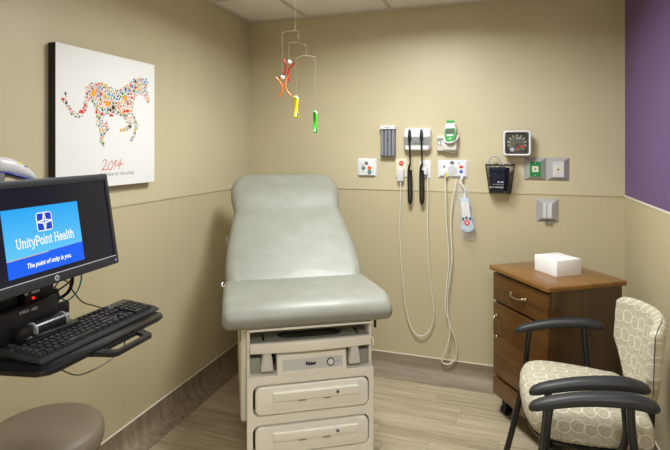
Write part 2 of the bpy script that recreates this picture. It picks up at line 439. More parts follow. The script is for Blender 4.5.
# ------------------------------------------------------------------ ceiling lights outside the frame: one over the table, one added as fill
def troffer(x, y, ly, label, watts):
    l = thing('ceiling_light', label, 'ceiling light', (x, y, ZC), 0, None)
    B().prism(rrect(.606, ly+.08, .004), .012, Matrix.Rotation(pi, 4, 'X'), holes=(rrect(.53, ly, .004),)).done('light_frame', 'grid', l)
    B().bb(-.264, .264, -ly/2+.001, ly/2-.001, -.004, -.0005).done('diffuser', 'lampglass', l)
    d = bpy.data.lights.new('troffer_lamp', 'AREA'); d.shape = 'RECTANGLE'; d.size = .5; d.size_y = ly-.03; d.energy = watts; d.color = (.935, .985, 1)
    d.spread = radians(164)
    o = bpy.data.objects.new('troffer_lamp', d); C.objects.link(o); o.location = (x, y, ZC-.02)
troffer(-.47, 2.12, .53, 'recessed square white ceiling light over the exam table', 39)
troffer(.22, -.4, 1.12, 'added fill light, a long white ceiling panel behind the viewer', 42)  # unseen fill lamp, added to brighten the surfaces that face the viewer

# ------------------------------------------------------------------ horse picture on the left wall
BODY = [(1.679,1.767),(1.701,1.783),(1.741,1.79),(1.776,1.794),(1.806,1.789),(1.843,1.775),(1.874,1.773),(1.9,1.791),(1.934,1.808),(1.968,1.838),(2.003,1.849),(2.069,1.855),(2.076,1.833),(2.061,1.816),(2.079,1.772),(2.088,1.742),(2.073,1.733),(2.055,1.755),(2.032,1.768),(2.01,1.775),(1.989,1.758),(1.972,1.727),(1.964,1.687),(1.961,1.672),(1.927,1.66),(1.907,1.648),(1.868,1.657),(1.83,1.664),(1.794,1.652),(1.782,1.641),(1.772,1.619),(1.8,1.616),(1.813,1.594),(1.8,1.575),(1.779,1.556),(1.776,1.529),(1.788,1.511),(1.772,1.508),(1.758,1.529),(1.758,1.565),(1.752,1.596),(1.735,1.609),(1.741,1.638),(1.733,1.671),(1.718,1.701),(1.701,1.721),(1.69,1.703),(1.685,1.676),(1.677,1.654),(1.658,1.637),(1.631,1.632),(1.606,1.642),(1.585,1.66),(1.573,1.676),(1.561,1.694),(1.571,1.713),(1.568,1.733),(1.577,1.737),(1.58,1.697),(1.595,1.672),(1.621,1.652),(1.647,1.652),(1.663,1.67),(1.668,1.705),(1.677,1.732)]
LEGA = [(1.927,1.66),(1.94,1.65),(1.964,1.614),(1.947,1.594),(1.914,1.581),(1.881,1.577),(1.878,1.586),(1.907,1.594),(1.936,1.613),(1.918,1.636),(1.907,1.648)]
LEGB = [(1.961,1.672),(1.982,1.649),(2.003,1.625),(1.996,1.595),(1.982,1.565),(1.961,1.53),(1.95,1.533),(1.968,1.57),(1.98,1.605),(1.972,1.629),(1.947,1.647)]
def inside(p, L):
    c = False; n = len(L)
    for i in range(n):
        (x1, y1), (x2, y2) = L[i], L[(i+1) % n]
        if (y1 > p[1]) != (y2 > p[1]) and p[0] < (x2-x1)*(p[1]-y1)/(y2-y1)+x1: c = not c
    return c
PY, PZ, PX = 1.525, 1.325, -1.707                   # near lower corner of the canvas face
pic = thing('wall_picture', 'square white canvas picture of a running horse on the left wall', 'picture', (XL, 1.8265, 1.325))
Lp = lambda y, z: (y-1.8265, z-1.325)
pf = frame((PX-XL, 0, 0), (0, 1, 0), (0, 0, 1))     # canvas face, facing +X
b = B(); b.prism(rrect(.602, .608, .003, 2, 0, .304), .039, frame((.001, 0, 0), (0, 1, 0), (0, 0, 1)), .0015, mi=0)
cv = b.done('canvas', ['canvas', 'canvase'], pic)
for p in cv.data.polygons:
    if abs(p.normal.x) < .5: p.material_index = 1
def icon(b, k, c, r, mi, a):
    F = pf @ T(c[0], c[1], .0004) @ Rz(a)
    if k == 0: b.flat(circ(r, 10), F, mi)
    elif k == 1:
        b.flat([(-r*.8, -r*.7), (r*.8, -r*.7), (0, r*1.1)], F, mi); b.flat([(-r*.15, -r*1.1), (r*.15, -r*1.1), (r*.15, -r*.7), (-r*.15, -r*.7)], F, mi)
    elif k == 2: b.flat([(r*cos(q*pi/8), r*sin(q*pi/8)-r*.4) for q in range(9)], F, mi)
    elif k == 3: b.flat([(-r*.8, -r*.6), (r*.8, -r*.6), (r*.8, r*.6), (-r*.8, r*.6)], F, mi)
    else:
        b.flat([(r*(1 if q % 2 == 0 else .45)*cos(q*pi/5), r*(1 if q % 2 == 0 else .45)*sin(q*pi/5)) for q in range(10)], F, mi)
b = B(); placed = []
big = [((1.721,1.745),.017,0,1),((1.800,1.705),.016,0,1),((1.914,1.741),.015,0,1),((1.763,1.744),.009,0,0),((1.788,1.735),.012,0,2),((1.655,1.657),.017,2,0),((1.826,1.652),.015,2,0),
       ((1.560,1.702),.0085,0,0),((1.577,1.692),.011,1,4),((1.838,1.690),.012,0,4),((1.930,1.68),.014,3,0),((1.96,1.747),.013,2,0),((1.885,1.70),.012,3,7),((1.76,1.70),.012,3,7),((2.036,1.822),.009,2,3),
       ((1.77,1.655),.013,3,0),((1.80,1.60),.008,2,0),((1.985,1.80),.009,0,0),((1.935,1.765),.010,1,4),((1.871,1.67),.011,4,4),((1.783,1.777),.009,3,3),((1.711,1.787),.008,2,3)]
for c, r, k, mi in big:
    icon(b, k, Lp(*c), r*.92, mi, 0); placed.append((c, r))
for r0, tries in ((.0085, 1200), (.0064, 5000), (.0046, 16000), (.0033, 12000)):
    for _ in range(tries):
        c = (rnd.uniform(1.55, 2.10), rnd.uniform(1.50, 1.86)); r = r0*rnd.uniform(.85, 1.1)
        if not any(inside(c, L) for L in (BODY, LEGA, LEGB)): continue
        if any((c[0]-q[0])**2+(c[1]-q[1])**2 < (r+s)**2*.66 for q, s in placed): continue
        placed.append((c, r)); icon(b, rnd.choice((0, 0, 1, 1, 2, 3, 4)), Lp(*c), r*.92, rnd.choice((0, 0, 1, 2, 2, 3, 4, 4, 5, 6, 7, 8, 3)), rnd.uniform(-30, 30))
tag(b.done('horse_mosaic', PAL, pic, 0), 'running horse made of many small coloured icons')
b = B()
def brush(L, r=.0016):
    for seg in L:
        P = crom([(PX-XL+.0006, y-1.8265, z-1.325) for y, z in seg], 5)
        b.sweep(P, (r, .0004), (1, 0, 0), 6, k=1)
brush([[(1.773,1.436),(1.782,1.448),(1.795,1.444),(1.793,1.428),(1.775,1.407),(1.768,1.401),(1.786,1.404),(1.803,1.402)],
       [(1.817,1.434),(1.806,1.42),(1.809,1.404),(1.823,1.403),(1.836,1.42),(1.834,1.438),(1.820,1.437)],
       [(1.841,1.425),(1.858,1.446),(1.852,1.424),(1.846,1.403)],
       [(1.888,1.449),(1.872,1.428),(1.862,1.418),(1.882,1.422),(1.904,1.427)], [(1.886,1.438),(1.880,1.42),(1.873,1.402)]])
tag(b.done('year_lettering', 'ink', pic, 0), 'red hand-brushed 2014')
b = B(); text_into(b, 'THE YEAR OF THE HORSE', .0195, pf @ T(*Lp(1.866, 1.379), .0004) @ Matrix.Diagonal((.96, 1, 1, 1)), 0, .0001)
tag(b.done('caption_lettering', 'inkg', pic, 0), 'small grey capitals under the year')

# ------------------------------------------------------------------ monitor
Wd = Vector((-.05197, .99849, 0)).normalized(); Nn = Vector((.98488, .05417, .16457)); Nn = (Nn-Wd*Nn.dot(Wd)).normalized(); Vv = Nn.cross(Wd)
mc = Vector((-1.2042, 1.3231, 1.1208)) - Wd*.252
mon = thing('monitor', 'black flat monitor with a blue start screen on the wall arm', 'monitor', mc)
def MF(n=0, v=0): return frame(Nn*n+Vv*v, Wd, Vv)   # x along the width, y up, z out of the screen
loc = lambda F: F
b = B(); b.prism(rrect(.504, .300, .006, 3, 0, .150), .022, MF(-.022), .003, 2, holes=(rrect(.480, .250, .003, 2, 0, .1535),))
b.prism(rrect(.49, .285, .02, 4, 0, .15), .022, MF(-.044), 0); b.prism(rrect(.22, .17, .02, 4, 0, .16), .02, MF(-.062), 0)
b.done('bezel', 'bezel', mon)
b = B(); b.prism(rrect(.484, .254, .002, 2, 0, .1535), .004, MF(-.0085)); scr = b.done('screen', 'screen', mon, 0)
b = B(); b.prism(rrect(.482, .0022, .001, 2, 0, .0272), .0015, MF(.0002)); tag(b.done('bezel_lip', 'greyl', mon, 0), 'bright silver line along the lower edge of the bezel')
sx0, sx1, sy0, sy1 = -.143, .113, .0425, .2225
sm = .0925
b = B(); F = MF(-.0040)
b.flat([(sx0, sm-.003), (sx1, sm+.004), (sx1, sy1), (sx0, sy1)], F, 0); b.flat([(sx0, sy0), (sx1, sy0), (sx1, sm+.004), (sx0, sm-.003)], F, 1)
F = MF(-.0036); b.flat([(sx0, sm-.0042), (-.012, sm-.0008), (-.012, sm+.0013), (sx0, sm-.0021)], F, 2); b.flat([(-.012, sm-.0008), (sx1, sm+.0028), (sx1, sm+.0052), (-.012, sm+.0013)], F, 3)
o = b.done('start_image', ['px_sky', 'px_blue', 'px_gold', 'px_violet'], scr, 0)
tag(o, 'glowing picture with azure top and royal blue foot')
b = B(); F = MF(-.0036); cx, cy = -.0135, .178
b.flat(rrect(.053, .053, .009, 4, cx, cy), F, 0)
F = MF(-.0033)
for sx in (-1, 1):
    for sy in (-1, 1):
        b.flat([(cx+sx*u*.0115, cy+sy*v*.0115) for u, v in ((.22, 2.05), (.5, .5), (2.05, .22), (2.05, 1.7), (1.95, 1.95), (1.7, 2.05))][::(1 if sx*sy > 0 else -1)], F, 1)
for a in range(4):
    b.flat([(cx, cy), (cx+.0028*cos(pi/2*a+.5), cy+.0028*sin(pi/2*a+.5)), (cx+.021*cos(pi/2*a), cy+.021*sin(pi/2*a)), (cx+.0028*cos(pi/2*a-.5), cy+.0028*sin(pi/2*a-.5))], MF(-.0031), 1)
tag(b.done('screen_emblem', ['px_white', 'px_royal'], scr, 0), 'blue rounded square emblem with a white star cross')
def stroke(b, L, w, F):
    P = [Vector((x, y)) for x, y in L]; a_, c_ = [], []
    for i_, q in enumerate(P):
        d1 = (q-P[i_-1]).normalized() if i_ else (P[1]-q).normalized(); d2 = (P[i_+1]-q).normalized() if i_ < len(P)-1 else d1
        n1 = Vector((-d1.y, d1.x)); n2 = Vector((-d2.y, d2.x)); m_ = (n1+n2).normalized(); k_ = w/2/max(.6, m_.dot(n1))
        a_.append(q+m_*k_); c_.append(q-m_*k_)
    for i_ in range(len(P)-1): b.flat([tuple(c_[i_]), tuple(c_[i_+1]), tuple(a_[i_+1]), tuple(a_[i_])], F)
def arc(cx, cy, rx, ry, a0, a1, n=10): return [(cx+rx*cos(radians(a0+(a1-a0)*i/n)), cy+ry*sin(radians(a0+(a1-a0)*i/n))) for i in range(n+1)]
sr = lambda x, y, l=.9, r=.9: [(x-l, y), (x+r, y)]
n_ = [[(1.1, 0), (1.1, 4.6)], [(.1, 4.6), (1.1, 4.6)], sr(1.1, .35), arc(2.7, 3.1, 1.6, 1.6, 165, 0)+[(4.3, 0)], sr(4.3, .35)]
GL = {'U': ([[(1.2, 7), (1.2, 2.5)]+arc(3.2, 2.4, 2, 2.1, 180, 360)+[(5.2, 7)], sr(1.2, 6.7), sr(5.2, 6.7)], 6.7),
 'n': (n_, 5.6), 'i': ([[(1.2, 0), (1.2, 4.6)], [(.2, 4.6), (1.2, 4.6)], sr(1.2, .35), [(1.2, 5.9), (1.2, 7.0)]], 2.5),
 't': ([[(1.3, 6.2), (1.3, 1.2)]+arc(2.2, 1.2, .9, .95, 180, 290), [(.1, 4.6), (2.7, 4.6)]], 3.2),
 'y': ([[(.9, 4.6), (2.7, .3)], [(4.5, 4.6), (2.5, -.6), (1.7, -1.8), (.5, -1.8)], sr(.9, 4.6, .8, .8), sr(4.4, 4.6, .8, .8)], 5.2),
 'P': ([[(1.3, 0), (1.3, 6.7)], sr(1.3, .35, 1, 1.1), [(.3, 6.65), (3.2, 6.65)]+arc(3.2, 4.8, 1.9, 1.85, 90, -90)+[(1.3, 2.95)]], 5.6),
 'o': ([arc(2.4, 2.35, 1.85, 2.1, 0, 360, 20)], 4.9),
 'H': ([[(1.3, 0), (1.3, 7)], [(5.3, 0), (5.3, 7)], [(1.3, 3.5), (5.3, 3.5)], sr(1.3, .35), sr(5.3, .35), sr(1.3, 6.65), sr(5.3, 6.65)], 6.8),
 'e': ([[(.6, 2.5), (4.2, 2.5)]+arc(2.4, 2.4, 1.85, 2.1, 5, 310, 16)], 4.8),
 'a': ([arc(2.2, 3.0, 1.6, 1.5, 150, 0)+[(3.8, 0)], arc(2.1, 1.5, 1.5, 1.3, 60, 330, 12), [(3.8, .35), (4.6, .35)]], 4.9),
 'l': ([[(1.2, 0), (1.2, 7)], [(.2, 6.8), (1.2, 6.8)], sr(1.2, .35)], 2.5),
 'h': (n_+[[(1.1, 4), (1.1, 7)], [(.1, 6.8), (1.1, 6.8)]], 5.6), ' ': ([], 2.3)}
word = 'UnityPoint Health'; tot = sum(GL[c][1] for c in word); u_ = .196/tot; b = B(); x = 0
for c in word:
    for L in GL[c][0]: stroke(b, L, 1.2, MF(-.0032) @ T(-.0135-.098+x*u_, .116, 0) @ Matrix.Diagonal((u_, u_*1.42, 1, 1)))
    x += GL[c][1]
tag(b.done('name_lettering', 'px_white', scr, 0), 'white slab letters reading UnityPoint Health')
b = B(); text_into(b, 'The point of unity is you.', .0165, MF(-.0032) @ T(-.012, .066, 0) @ Matrix.Diagonal((.90, 1.08, 1, 1)), 0, .0001, shear=.25, bold=.0005)
tag(b.done('slogan_lettering', 'px_white', scr, 0), 'white slanted slogan')
b = B(); b.prism(circ(.0078, 24), .0006, MF(0, .0135), mi=0); text_into(b, 'hp', .0115, MF(.0007, .0138) @ Matrix.Diagonal((.9, 1, 1, 1)), 1, .0001, shear=.25, bold=.0004)
tag(b.done('maker_badge', ['greyl', 'bezel'], mon, 0), 'round silver hp badge')
b = B(); b.prism(circ(.0022, 12), .001, MF(0) @ T(.238, .0125, 0)); tag(b.done('power_light', 'ledb', mon, 0), 'small pale blue power light')

# ------------------------------------------------------------------ wall-mounted workstation arm with keyboard tray
ws = thing('workstation_mount', 'black wall-mounted arm with keyboard tray under the monitor', 'computer mount', (XL, 1.05, .95))
o = Vector((XL, 1.05, .95))
def rel(x, y, z): return (x-o.x, y-o.y, z-o.z)
def wbb(b, x0, x1, y0, y1, z0, z1, bev=.003, mi=0): return b.bb(x0-o.x, x1-o.x, y0-o.y, y1-o.y, z0-o.z, z1-o.z, bev, 2, None, mi)
b = B(); wbb(b, XL+.001, XL+.03, .93, 1.03, .90, 1.45, .006); b.done('wall_track', 'black', ws)
b = B(); wbb(b, XL+.03, -1.42, .95, 1.01, 1.20, 1.27, .012); b.cyl(rel(-1.43, .98, 1.16), rel(-1.43, .98, 1.31), .04, bev=.006); wbb(b, -1.44, -1.30, .955, 1.035, 1.20, 1.26, .01); b.done('arm', 'black', ws)
b = B(); wbb(b, -1.318, -1.292, .86, 1.15, .968, 1.30, .006); b.done('back_plate', 'black', ws)
b = B(); wbb(b, -1.292, -1.262, 1.031, 1.098, 1.055, 1.165, .004); hub = b.done('indicator_box', 'black', ws)
b = B(); b.prism(circ(.0038, 12), .002, frame(rel(-1.262, 1.053, 1.076), (0, 1, 0), (0, 0, 1))); tag(b.done('indicator_light', 'led', hub, 0), 'glowing red indicator')
b = B(); F_ = frame(rel(-1.2621, 1.053, 1.092), (0, 1, 0), (0, 0, 1)); b.prism(rrect(.011, .006, .001, 2, -.021, 0), .0006, F_); b.prism(rrect(.026, .006, .001, 2, .008, 0), .0006, F_); b.done('indicator_print', 'label', hub, 0)
b = B(); wbb(b, -1.292, -1.275, .93, 1.02, 1.06, 1.165, .004); b.done('height_plate', 'black', ws)
b = B(); wbb(b, -1.292, -1.262, .88, 1.135, .957, 1.064, .006); wbb(b, -1.29, -1.27, 1.135, 1.19, .968, 1.03, .009); rp = b.done('tilt_block', 'black', ws)
b = B(); text_into(b, 'SPEED  ADJ', .0115, frame(rel(-1.2616, 1.038, 1.044), (0, 1, 0), (0, 0, 1)), 0, .0001); b.done('tilt_print', 'label', rp, 0)
b = B(); b.prism(circ(.006, 14), .003, frame(rel(-1.27, 1.178, .989), (0, 1, 0), (0, 0, 1))); tag(b.done('screw', 'greyl', rp), 'bright screw head')
b = B(); b.cyl(rel(-1.242, 1.035, .992), rel(-1.242, 1.13, .992), .021, bev=.002, mi=0); b.cyl(rel(-1.242, 1.13, .992), rel(-1.242, 1.135, .992), .022, mi=1); b.cyl(rel(-1.242, 1.03, .992), rel(-1.242, 1.035, .992), .022, mi=1)
wbb(b, -1.265, -1.228, .985, 1.03, .972, 1.012, .008)
b.done('tilt_roller', ['blackm', 'greym'], ws)
b = B(); b.cyl(rel(-1.345, 1.175, .99), rel(-1.345, 1.175, 1.062), .03, bev=.008); b.done('pivot_knob', 'black', ws)
# the tray
b = B()
TP = [(-1.30, .905), (-1.19, .897), (-1.092, .918), (-1.070, .938), (-1.064, .965), (-1.062, 1.345), (-1.070, 1.375), (-1.09, 1.392), (-1.29, 1.40), (-1.30, 1.39)]
b.prism([(x-o.x, y-o.y) for x, y in TP], .014, T(0, 0, .932-o.z), .004, 2, both=True)
wbb(b, -1.29, -1.20, .99, 1.16, .946, .985, .004)
tray = b.done('keyboard_tray', 'tray', ws)
b = B()
HP = [(-1.08, 1.275), (-1.06, 1.265), (-1.012, 1.248), (-1.003, 1.236), (-1.003, 1.1), (-1.012, 1.087), (-1.06, 1.075), (-1.08, 1.065)]
HH = [(-1.06, 1.238), (-1.026, 1.226), (-1.022, 1.22), (-1.022, 1.12), (-1.026, 1.114), (-1.06, 1.104)]
b.prism([(x-o.x, y-o.y) for x, y in HP], .012, T(0, 0, .926-o.z), .003, 2, holes=([(x-o.x, y-o.y) for x, y in HH],))
tag(b.done('tray_handle', 'black', tray), 'black pull handle under the front edge')
b = B(); b.tube([rel(-1.31, 1.0, 1.26), rel(-1.36, .97, 1.32), rel(-1.38, .92, 1.342)], .012)
wbb(b, -1.42, -1.34, .875, .955, 1.340, 1.3525, .004); b.done('scanner_bracket', 'black', ws)
# cords of the workstation
def cord(name, pts, r, m, label, k=6, group=None):
    o_ = B().tube(pts, r, 8, k=k).done(name, m, None); return tag(o_, label, 'cable', 'cables hanging behind the monitor')
cord('monitor_cable', [(-1.285, 1.225, 1.17), (-1.29, 1.245, 1.12), (-1.295, 1.255, 1.075), (-1.30, 1.24, 1.035), (-1.32, 1.215, 1.015), (-1.345, 1.19, 1.065)], .0024, 'teal', 'teal cable curving down from behind the monitor')
cord('monitor_cable', [(-1.285, 1.205, 1.17), (-1.296, 1.218, 1.12), (-1.302, 1.226, 1.075), (-1.315, 1.222, 1.04), (-1.34, 1.21, 1.02)], .0055, 'black', 'thickest black cable hanging behind the monitor beside the teal cable')
cord('monitor_cable', [(-1.28, 1.19, 1.14), (-1.262, 1.188, 1.105), (-1.258, 1.165, 1.086), (-1.256, 1.10, 1.070), (-1.257, 1.05, 1.062), (-1.258, 1.0, 1.058), (-1.258, .93, 1.062), (-1.262, .87, 1.085), (-1.288, .852, 1.10)], .0026, 'black', 'thin black cable looping across the front of the arm')
cord('monitor_cable', [(-1.30, 1.16, 1.075), (-1.285, 1.165, 1.095), (-1.275, 1.185, 1.085), (-1.275, 1.205, 1.05), (-1.28, 1.245, 1.005), (-1.28, 1.29, .98), (-1.264, 1.31, .967)], .002, 'black', 'thin black keyboard cable dropping to the back of the keyboard')
o_ = B().tube([rel(*q_) for q_ in [(-1.09, 1.215, .928), (-1.075, 1.20, .905), (-1.07, 1.13, .888), (-1.075, 1.04, .89), (-1.09, 1.0, .915), (-1.10, .99, .929)]], .0017, 8, k=6).done('tray_cable', 'black', ws)

# ------------------------------------------------------------------ keyboard
kb = thing('keyboard', 'black computer keyboard on the tray below the monitor', 'keyboard', (-1.185, 1.18, .946))
SP = [(-.075, .001), (.078, .001), (.078, .022), (.06, .023), (-.055, .014), (-.075, .006)]
b = B(); b.prism([(y, z) for y, z in SP], .457, Matrix(((-1, 0, 0, 0), (0, 0, 1, -.2285), (0, 1, 0, 0), (0, 0, 0, 1))), .003, 2, both=True)
case = b.done('keyboard_case', 'keyboard', kb)
zt = lambda y: .0145+(y+.055)*(.009/.115)
def key(b, x, y, w, d=.0165):
    F = Matrix(((0, -1, 0, -y), (1, 0, 0, x), (0, .0783, 1, zt(y)), (0, 0, 0, 1)))
    bm = bmesh.new(); h = .0085
    V = [bm.verts.new(v) for v in ((-w/2, -d/2, 0), (w/2, -d/2, 0), (w/2, d/2, 0), (-w/2, d/2, 0), (-w/2+.0022, -d/2+.002, h), (w/2-.0022, -d/2+.002, h), (w/2-.0022, d/2-.003, h), (-w/2+.0022, d/2-.003, h))]
    for f in ((3, 2, 1, 0), (4, 5, 6, 7), (0, 1, 5, 4), (1, 2, 6, 5), (2, 3, 7, 6), (3, 0, 4, 7)): bm.faces.new([V[i] for i in f])
    b._add(bm, F, 0)
    b.flat([(-w*.22, .0005), (-w*.05, .0005), (-w*.05, .004), (-w*.22, .004)], F @ T(0, 0, h+.0002), 1)
p = .019
kn = 0
def one(x, y, w, d=.0165):
    bq = B(); key(bq, x, y, w, d); bq.done('key', ['key', 'legend'], kb, 0)
x0 = -.222
ROWS = [(.046, [1, -1, 1, 1, 1, 1, -.5, 1, 1, 1, 1, -.5, 1, 1, 1, 1]), (.019, [1]*13+[2]), (0, [1.5]+[1]*12+[1.5]), (-.019, [1.75]+[1]*11+[2.25]), (-.038, [2.25]+[1]*10+[2.75]), (-.057, [1.25, 1.25, 1.25, 6.25, 1.25, 1.25, 1.25, 1.25])]
for y, row in ROWS:
    x = x0; y += .006
    for w in row:
        if w > 0: one(x+w*p/2, y, w*p-.0012)
        x += abs(w)*p
for y, n in ((.052, 3), (.025, 3), (.006, 3), (-.051, 3)):
    for i in range(n): one(.066+i*p+p/2, y, p-.0012)
one(.066+1.5*p, -.032, p-.0012)
for y in (.025, .006, -.013, -.032, -.051):
    for i in range(3):
        if not (y == -.051 and i == 0): one(.132+i*p+p/2 - (.5*p if y == -.051 and i == 1 else 0), y, (2*p if y == -.051 and i == 1 else p)-.0012)
one(.132+3.5*p, .025, p-.0012); one(.132+3.5*p, -.0035, p-.0012, .0355); one(.132+3.5*p, -.0415, p-.0012, .0355)
b = B(); b.prism(circ(.0016, 10), .0012, T(-.062, .145, .0235)); tag(b.done('lock_light', 'ledb', kb, 0), 'small blue lock light')

# ------------------------------------------------------------------ barcode scanner
sc = thing('barcode_scanner', 'pale grey and blue handheld scanner behind the top of the monitor', 'scanner', (-1.36, .962, 1.3535))
b = B(); b.sweep([(-.01, .02, .094), (0, .05, .100), (0, .09, .092), (.003, .13, .077), (.006, .158, .062), (.006, .168, .055)], [(.018, .020), (.028, .028), (.030, .028), (.027, .022), (.018, .012), (.007, .005)], (0, 0, 1), 24, power=.9)
b.done('scanner_body', 'scanw', sc)
b = B(); b.sweep([(.003, .05, .082), (.005, .09, .072), (.008, .13, .058), (.009, .158, .049), (.009, .169, .047)], [(.022, .006), (.031, .007), (.028, .006), (.020, .005), (.008, .003)], (0, 0, 1), 24, power=.8)
tag(b.done('scanner_trim', 'scanb', sc), 'dark blue lower rim')
b = B(); b.sweep([(-.004, .055, .085), (-.008, .05, .065), (-.014, .03, .035), (-.02, .0, 0)], [(.022, .034), (.026, .036), (.024, .034), (.022, .024)], (1, 0, 0), 16); b.done('scanner_grip', 'greym', sc)
b = B(); b.ball((.018, .108, .104), .011, 0, (.75, 1.2, .4), 12); b.ball((.021, .128, .094), .009, 1, (.7, 1.2, .4), 12); tag(b.done('scanner_badge', ['yellow', 'greym'], sc), 'yellow and brown sticker')

# ------------------------------------------------------------------ stool
st = thing('stool', 'round taupe padded stool under the keyboard tray', 'stool', (-1.498, 1.287, 0))
B().lathe([(0, .445), (.16, .445), (.185, .452), (.193, .475), (.194, .501), (.190, .519), (.178, .531), (.15, .535), (0, .537)], 56).done('seat', 'stool', st, 60)
B().lathe([(0, .43), (.15, .43), (.155, .445), (0, .445)], 40).done('seat_plate', 'blackm', st)
B().lathe([(0, .10), (.03, .10), (.03, .26), (.022, .262), (.022, .43), (0, .43)], 24).done('gas_column', 'chrome', st)
for i in range(5):
    a = 2*pi*i/5+.3; c, s_ = cos(a), sin(a)
    B().sweep([(c*.02, s_*.02, .125), (c*.10, s_*.10, .115), (c*.185, s_*.185, .075)], [(.024, .018), (.018, .013), (.014, .01)], (0, 0, 1), 10).done('leg', 'blackm', st)
    q = B(); q.cyl((c*.183-s_*.011, s_*.183+c*.011, .0265), (c*.183+s_*.011, s_*.183-c*.011, .0265), .0265, bev=.004); q.cyl((c*.185, s_*.185, .045), (c*.185, s_*.185, .085), .007); q.done('caster', 'black', st)
# ------------------------------------------------------------------ exam table
et = thing('exam_table', 'pale grey-green exam table with cream drawer base in the corner', 'exam table', (-.766, 1.97, 0), 30.6)
fz = frame((0, 0, 0), (1, 0, 0), (0, 0, 1))          # front plane, extrusion towards the viewer
def FT(x, z, y=0): return frame((x, y, z), (1, 0, 0), (0, 0, 1))
b = B(); b.bb(-.262, .262, .19, 1.12, .10, .728, .01); b.bb(-.262, .262, .126, .19, .10, .53); b.bb(-.20, .20, .10, 1.05, 0, .10, .004); b.done('base', 'cream', et)
# front panel with the two drawer openings
def op(z): return rrect(.506, .132, .03, 6, .002, z)
b = B(); b.prism(rrect(.55, .443, .004, 2, 0, .3165), .05, FT(0, 0, .05), .006, 3, holes=(op(.435), op(.267), ))
b.bb(-.275, -.262, .03, .16, .53, .728, .003); b.bb(.262, .275, .03, .16, .53, .728, .003)
b.bb(-.262, .262, .175, .19, .53, .728, 0)
b.done('front_panel', 'cream', et)
b = B(); b.bb(-.26, .26, .052, .125, .15, .50); tag(b.done('drawer_gap', 'dark', et, 0), 'dark gap around the drawers')
for z in (.435, .267):
    b = B(); b.prism(rrect(.490, .118, .027, 6, .004, z), .048, FT(0, 0, .042), .006, 3); d = b.done('drawer', 'cream2', et)
    b = B()
    b.prism(rrect(.372, .036, .003, 3, .018, z+.018), .017, FT(0, 0, -.004), .003); b.prism(rrect(.372, .037, .003, 3, .018, z-.021), .006, FT(0, 0, -.004), .002)
    b.done('pull_strip', 'cream', d)
    for x in (-.045, .062):
        q = B(); q.prism(rrect(.032, .0032, .001, 2, x, z-.0015), .0035, FT(0, 0, -.0195)); q.done('pull_slot', 'greym', d, 0)
    q = B(); q.prism(circ(.0085, 20, .108, z+.020), .006, FT(0, 0, -.019), .0015, mi=0); q.prism(circ(.0045, 14, .108, z+.020), .002, FT(0, 0, -.0245), mi=1); tag(q.done('drawer_lock', ['steel', 'dark'], d), 'round metal lock')
# side skins, a little wider than the front
for s_, n_ in ((-1, 'side_panel'), (1, 'side_panel')):
    b = B()
    P = [(.115, .30), (.15, .275), (1.05, .20), (1.09, .24), (1.09, .728), (.115, .728)]
    b.prism(P, .034, frame((s_*.2645 if s_ > 0 else -.2645-.034, 0, 0), (0, 1, 0), (0, 0, 1)), .014, 4, both=True)
    sp = b.done(n_, 'cream', et)
    if s_ < 0:
        q = B(); q.prism(rrect(.05, .075, .012, 4, .20, .66), .004, frame((-.3022, 0, 0), (0, 1, 0), (0, 0, 1))); tag(q.done('grip_slot', 'dark', sp), 'dark slot in the side')
# shelf, console, stirrup sockets
b = B(); b.bb(-.262, .262, .03, .175, .528, .536, .002); b.done('shelf', 'greyp', et)
b = B(); b.prism([(-.004, .538), (.11, .538), (.11, .628), (.028, .628), (.010, .616)], .304, frame((-.150, 0, 0), (0, 1, 0), (0, 0, 1)), .006, 3, both=True); cs = b.done('console', 'cream', et)
ts = Vector((0, .0135, .078)).normalized()
def CF(x, k, off): 
    base = Vector((x, -.0035, .540)) + ts*k; nrm = Vector((1, 0, 0)).cross(ts); return frame(base+nrm*off, (1, 0, 0), ts)
b = B(); b.prism(rrect(.262, .044, .003, 3), .0012, CF(.004, .036, .0004)); pn = b.done('console_panel', 'silver', cs)
b = B(); b.prism(circ(.0165, 28), .004, CF(.082, .036, .001), mi=0); b.prism(circ(.0125, 24), .006, CF(.082, .036, .001), .0015, mi=1); tag(b.done('power_button', ['dark', 'white'], pn), 'round white button ringed in black')
b = B()
text_into(b, 'Ritter', .019, CF(-.004, .036, .0022), 0, .0002, bold=.0012)
b.prism(rrect(.012, .010, .004, 3), .0006, CF(.115, .036, .0014), mi=1)
tag(b.done('console_lettering', ['navy', 'greyl'], pn, 0), 'small dark lettering')
for s_ in (-1, 1):
    b = B(); b.bb(s_*.262-(.0 if s_ < 0 else .045), s_*.262+(.045 if s_ < 0 else 0), .035, .115, .537, .603, .002); b.done('socket_block', 'greyp', et)
    x = s_*.191
    b = B(); b.bb(x-.034, x+.034, .075, .12, .536, .645, .002); tag(b.done('socket_recess', 'dark', et, 0), 'dark recess')
    b = B(); b.prism([(x-.027, .553), (x+.027, .553), (x+.0265, .575), (x+.017, .637), (x-.017, .637), (x-.0265, .575)], .065, FT(0, 0, .065), .012, 4); b.done('stirrup_end', 'offw', et)
